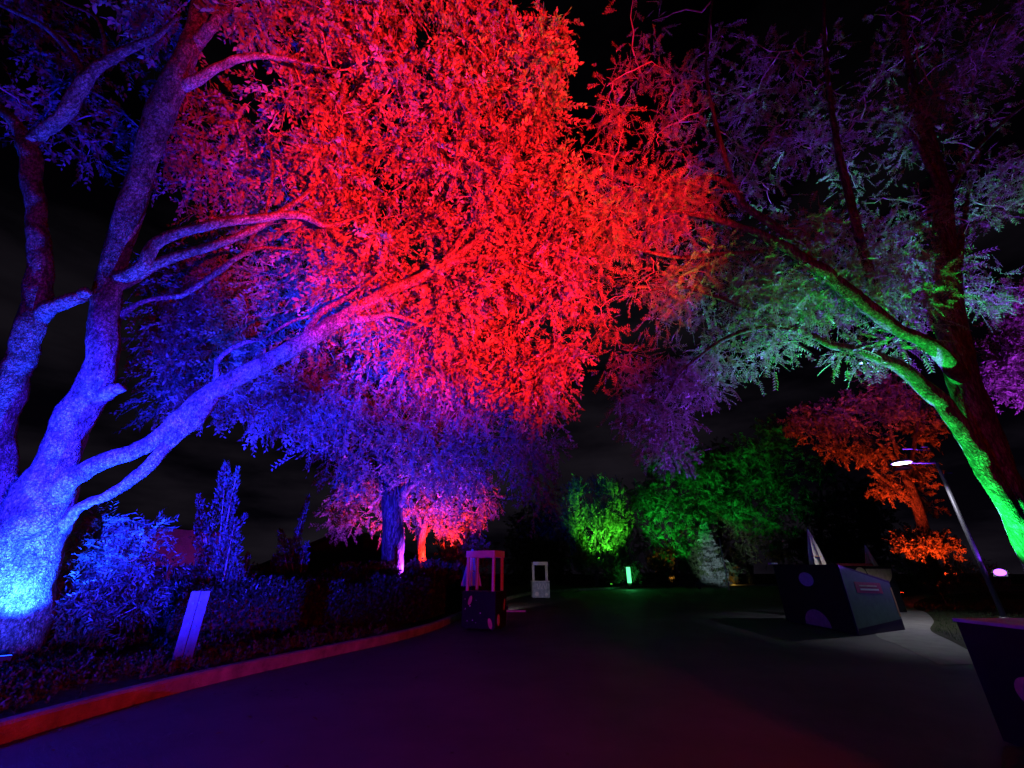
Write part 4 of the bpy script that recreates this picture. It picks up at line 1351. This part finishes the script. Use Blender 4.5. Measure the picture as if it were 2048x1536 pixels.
disc('planet', Vector((*(fa + (fb - fa) * 0.76), 1.72)) + nr * 0.018, nr, (0, 0, 1), 0.66, M_planet, root, arc=(math.pi * 1.02, math.pi * 1.98), squash=0.9)

# the near dark booth cut by the right edge of the frame
oo = np.array([6.14, 4.6])
root = empty('near_booth', (oo[0], oo[1], 0), 'near dark booth with pale top edge at the lower right', 'booth', 'planet booths')
foot = [(-1.30, -0.85), (1.6, -1.05), (1.7, 0.65), (-1.22, 0.62)]
booth_walls(root, foot, 1.05, M_navy)
ngon_prism('counter_top', [tuple(np.array(p) * 1.02) for p in foot], 1.053, 0.03, M_planet2, root)
nl = Vector((-1, 0.05, 0)).normalized()
disc('planet', Vector((-1.28, 0.05, 0.52)) + nl * 0.022, nl, (0, 0, 1), 0.13, M_planet, root, squash=1.2)
disc('planet', Vector((-1.30, -0.45, 0.22)) + nl * 0.030, nl, (0, 0, 1), 0.10, M_planet, root)
box('tray', (0.1, 0.2, 1.10), (0.9, 0.25, 0.03), M_white, root, 0.004)

# ---- leaning plank sign in the bed ------------------------------------------
b0 = G(358, 1342, 0.15)
root = empty('plank_marker', (b0[0], b0[1], 0.13), 'upright pale plank marker with dark knots standing in the bed', 'marker', rz=R(18))
for k in range(2):
    box('plank', (-0.07 + 0.14 * k, 0, 0.56), (0.132, 0.035, 1.14), M_wood, root, 0.006)
for (x, z) in ((-0.06, 0.95), (0.02, 0.96), (-0.05, 0.66), (0.05, 0.62), (-0.06, 0.30), (0.04, 0.28), (-0.1, 0.12)):
    disc('bolt', (x, -0.018, z), (0, -1, 0), (0, 0, 1), 0.018, M_black, root)
box('foot_rail', (0.32, 0.02, 0.025), (0.75, 0.03, 0.03), M_wood, root, 0.003)

# ---- street lamp ------------------------------------------------------------
lp = PY(1873, 925, 14.4)
root = empty('street_lamp', (lp[0], lp[1], 0), 'tall grey street lamp with one lit disc head', 'street lamp')
cyl('pole', (0, 0, 0), (0, 0, lp[2]), 0.075, 0.055, M_grey, root, 16)
cyl('pole_base', (0, 0, 0), (0, 0, 0.30), 0.14, 0.10, M_grey, root, 16)
lh = PY(1805, 930, 14.4)
dx = lh[0] - lp[0]
cyl('arm', (0, 0, lp[2] - 0.02), (dx * 0.8, 0, lp[2] - 0.02), 0.025, 0.025, M_grey, root, 10)
hd = cyl('lamp_head', (dx, 0, lp[2] - 0.02), (dx, 0, lp[2] + 0.08), 0.30, 0.22, M_grey, root, 28)
M_lampglow = emit_mat('lamp_glow', (0.95, 0.92, 1.0), 9.0)
cyl('lamp_lens', (dx, 0, lp[2] - 0.035), (dx, 0, lp[2] - 0.022), 0.26, 0.26, M_lampglow, hd, 28)
cyl('arm', (0, 0, lp[2] + 0.04), (-0.15, 0.6, lp[2] + 0.04), 0.02, 0.02, M_grey, root, 10)
cyl('lamp_head', (-0.38, 0.9, lp[2] - 0.03), (-0.38, 0.9, lp[2] + 0.06), 0.28, 0.2, M_grey, root, 28)
for (px, py, ln_) in ((1815, 898, 0.36), (1848, 894, 0.22), (1898, 946, 0.22)):   # tilted sign plates clamped on the pole
    c = PY(px, py, 14.4)
    box('cross_plate', (c[0] - lp[0], 0, c[2]), (ln_, 0.06, 0.03), M_grey, root, 0.004)
    if abs(c[0] - lp[0]) > 0.1:
        cyl('strut', (0, 0, c[2] - 0.05), (c[0] - lp[0], 0, c[2]), 0.010, 0.010, M_black, root, 6)
ld = bpy.data.lights.new('street_lamp_beam', 'SPOT')
ld.energy = 720
ld.color = (0.88, 0.86, 1.0)
ld.spot_size = R(120)
ld.spot_blend = 0.3
ld.shadow_soft_size = 0.12
lo = bpy.data.objects.new('street_lamp_beam', ld)
lo.parent = root
lo.location = (dx, 0, lp[2] - 0.06)
COL.objects.link(lo)

# ---- buildings far left -----------------------------------------------------
q = P(330, 1100, 17)
root = empty('round_kiosk', (q[0], q[1], 0.3), 'round kiosk with magenta lit stucco drum behind the junipers', 'kiosk')
r_ = 2.3


def drum(name, rad, z0, z1, m, ribs=False):
    K = 40
    V, F = [], []
    for i, z in enumerate((z0, (z0 + z1) / 2, z1)):
        for k in range(K):
            a = 2 * math.pi * k / K
            rr = rad * (1 + (0.02 * math.sin(k * 7.3) if ribs else 0)) * (1 - 0.03 * i)
            V.append((math.cos(a) * rr, math.sin(a) * rr, z))
    for i in range(2):
        for k in range(K):
            F.append((i * K + k, i * K + (k + 1) % K, (i + 1) * K + (k + 1) % K, (i + 1) * K + k))
    F += [tuple(range(2 * K, 3 * K)), tuple(range(K))[::-1]]
    return mesh_obj(name, V, F, m, root, smooth=False)


drum('wall', r_ * 0.82, 0, 1.45, M_shingle)
drum('fascia_band', r_, 1.45, 2.75, M_stucco, True)
for k in range(6):
    a = 2 * math.pi * k / 6 + 0.3
    cyl('post', (math.cos(a) * r_ * 0.93, math.sin(a) * r_ * 0.93, 0), (math.cos(a) * r_ * 0.93, math.sin(a) * r_ * 0.93, 1.449), 0.09, 0.09, M_stucco, root, 12)
lf = box('eave_light', (0.95, -r_ * 0.93, 1.40), (0.22, 0.05, 0.05), emit_mat('cool_eave_glow', (0.45, 0.85, 0.8), 0.35), root, 0)

q = P(690, 1100, 34)
root = empty('gabled_house', (q[0], q[1], 0), 'dark gabled house roof against the night sky behind the hedge', 'house')
wv = [(-6.5, 0, 0), (6.5, 0, 0), (6.5, 8, 0), (-6.5, 8, 0), (-6.5, 0, 1.9), (6.5, 0, 1.9), (6.5, 8, 1.9), (-6.5, 8, 1.9), (0, 0, 4.7), (0, 8, 4.7)]
mesh_obj('wall', wv, [(0, 1, 5, 8, 4), (1, 2, 6, 5), (2, 3, 7, 9, 6), (3, 0, 4, 7)], M_shingle, root)
for s_ in (-1, 1):
    V = [(s_ * 7.3, -0.5, 1.62), (0, -0.5, 4.77), (0, 8.5, 4.77), (s_ * 7.3, 8.5, 1.62)]
    V += [(x, y, z + 0.16) for x, y, z in V]
    mesh_obj('roof_slope', V, [(3, 2, 1, 0), (4, 5, 6, 7), (0, 1, 5, 4), (1, 2, 6, 5), (2, 3, 7, 6), (3, 0, 4, 7)], M_shingle, root)
box('porch_light', (-3.9, -0.06, 1.0), (0.35, 0.08, 0.16), emit_mat('teal_porch_glow', (0.05, 0.30, 0.32), 0.25), root, 0)

# ---- glowing green bollard, flag pole ---------------------------------------
q = G(1260, 1172)
q = q * 0.82
q[2] = 0
root = empty('light_bollard', (q[0], q[1], 0.0), 'glowing green light bollard beside the round tree', 'bollard')
cyl('foot', (0, 0, 0), (0, 0, 0.55), 0.2, 0.2, M_black, root, 16)
cyl('tube', (0, 0, 0.55), (0, 0, 2.0), 0.2, 0.2, emit_mat('green_tube_glow', (0.10, 1.0, 0.30), 2.2), root, 16)
cyl('cap', (0, 0, 2.0), (0, 0, 2.08), 0.21, 0.18, M_black, root, 16)
pl = bpy.data.lights.new('bollard_glow', 'POINT')
pl.energy = 70
pl.color = (0.05, 1.0, 0.2)
pl.shadow_soft_size = 0.3
po = bpy.data.objects.new('bollard_glow', pl)
po.parent = root
po.location = (0, -0.35, 1.3)
COL.objects.link(po)

q = G(1458, 1176)
q = q * 0.88
pole_h = PY(1434, 1078, q[1])[2]
root = empty('flag_pole', (q[0], q[1], 0), 'slim white pole in front of the spruce', 'pole')
cyl('shaft', (0, 0, 0), (0, 0, pole_h), 0.07, 0.05, M_white, root, 10)
cyl('ball', (0, 0, pole_h), (0, 0, pole_h + 0.1), 0.06, 0.02, M_white, root, 10)

# ---- remaining floodlights ---------------------------------------------------
fl = PY(2000, 1145, 14.1)
flood(fl, tuple(P(1500, 470, 12.5)), PURPLE, 46000, 98, 0.8, 'violet floodlight clamped to the street lamp pole shining at the camera', size=0.14, lens=6, spill=0.0015, on_ground=False, round_lens=True)
q = P(820, 1180, 16.25)
flood((q[0], q[1], 1.0), tuple(P(800, 965, 18.5)), (0.34, 0.03, 1.0), 17000, 135, 0.6, 'violet floodlight right of the furrowed trunk', stand=0.3)
q = P(872, 1172, 20.8)
flood((q[0], q[1], 0.8), tuple(P(858, 1010, 22)), (1.0, 0.02, 0.012), 22000, 110, 0.6, 'red floodlight under the small crooked tree', stand=0.2)
q = P(1222, 1166, 39.5)
flood((q[0], q[1], 0.5), tuple(P(1200, 1010, 44)), (0.13, 1.0, 0.05), 17000, 76, 0.8, 'green floodlight under the round tree')
q = P(1318, 1168, 43)
flood((q[0], q[1], 0.5), tuple(P(1365, 965, 55)), (0.03, 1.0, 0.10), 15000, 62, 0.8, 'green floodlight aimed at the broad far tree')
q = P(1495, 1168, 45)
flood((q[0], q[1], 0.5), tuple(P(1505, 930, 56)), (0.03, 1.0, 0.12), 6000, 70, 0.8, 'green floodlight aimed at the dark far tree')
q = P(1790, 1150, 26)
flood((q[0], q[1], 0.4), tuple(P(1760, 850, 30)), ORANGE, 17000, 100, 0.6, 'orange floodlight under the orange tree', stand=0.0)
q = P(1850, 1120, 20.5)
flood((q[0], q[1], 0.3), tuple(P(1845, 1080, 22)), (1.0, 0.06, 0.012), 7000, 80, 0.6, 'red floodlight in the shrub by the lamp post', stand=0.0)
flood((18.6, 12.5, 0.5), tuple(P(2040, 690, 17.2)), (0.45, 0.03, 1.0), 26000, 90, 0.6, 'violet floodlight under the tree at the right edge')
q = P(420, 1150, 14)
flood((q[0], q[1], 0.6), tuple(P(350, 1070, 16)), MAGENTA, 130, 90, 0.6, 'magenta floodlight beside the round kiosk', stand=0.3)
q = P(1335, 1150, 53)
flood((q[0], q[1], 0.4), tuple(P(1342, 1110, 56)), (1.0, 0.5, 0.06), 700, 110, 0.6, 'amber spotlight under the broad tree')
q = P(1462, 1172, 50)
flood((q[0], q[1], 0.3), tuple(P(1466, 1150, 52)), (1.0, 0.55, 0.08), 160, 100, 0.6, 'amber spotlight beside the spruce')
q = P(1400, 1180, 36)
flood((q[0], q[1], 0.3), tuple(P(1432, 1112, 50)), (0.75, 0.95, 1.0), 6500, 25, 0.7, 'white spotlight on the blue spruce')

bq = G(1012, 1223)
flood((bq[0], bq[1], 0.16), (g2[0], g2[1], 1.3), (1.0, 0.86, 0.88), 420, 40, 0.6, 'small white floodlight on the asphalt lighting the far stall', size=0.08, lens=0.6, stand=0.0)

# fallen leaves blown against the kerb and over the asphalt
n = 900
yy = rng.uniform(2.5, 26, n)
xx = np.interp(yy, KL[:, 1], KL[:, 0]) + rng.gamma(1.2, 1.6, n) + 0.03
pos = np.stack([xx, yy, np.full(n, 0.006)], 1)
dd = nrm(np.stack([rng.normal(size=n), rng.normal(size=n), np.abs(rng.normal(size=n)) * 0.12], 1))
v, fc = diamonds(pos, dd, np.tile([0.0, 0, 1], (n, 1)) + rng.normal(size=(n, 3)) * 0.15, 0.08 * rng.uniform(0.5, 1.3, n), 0.035)
v[:, 2] = np.maximum(v[:, 2], 0.004)
props(mesh_obj('fallen_leaves', v, fc, M_cover, tint=np.repeat(rng.uniform(0, 1, n), 4)), 'scattered fallen leaves on the asphalt', 'leaves', kind='stuff')
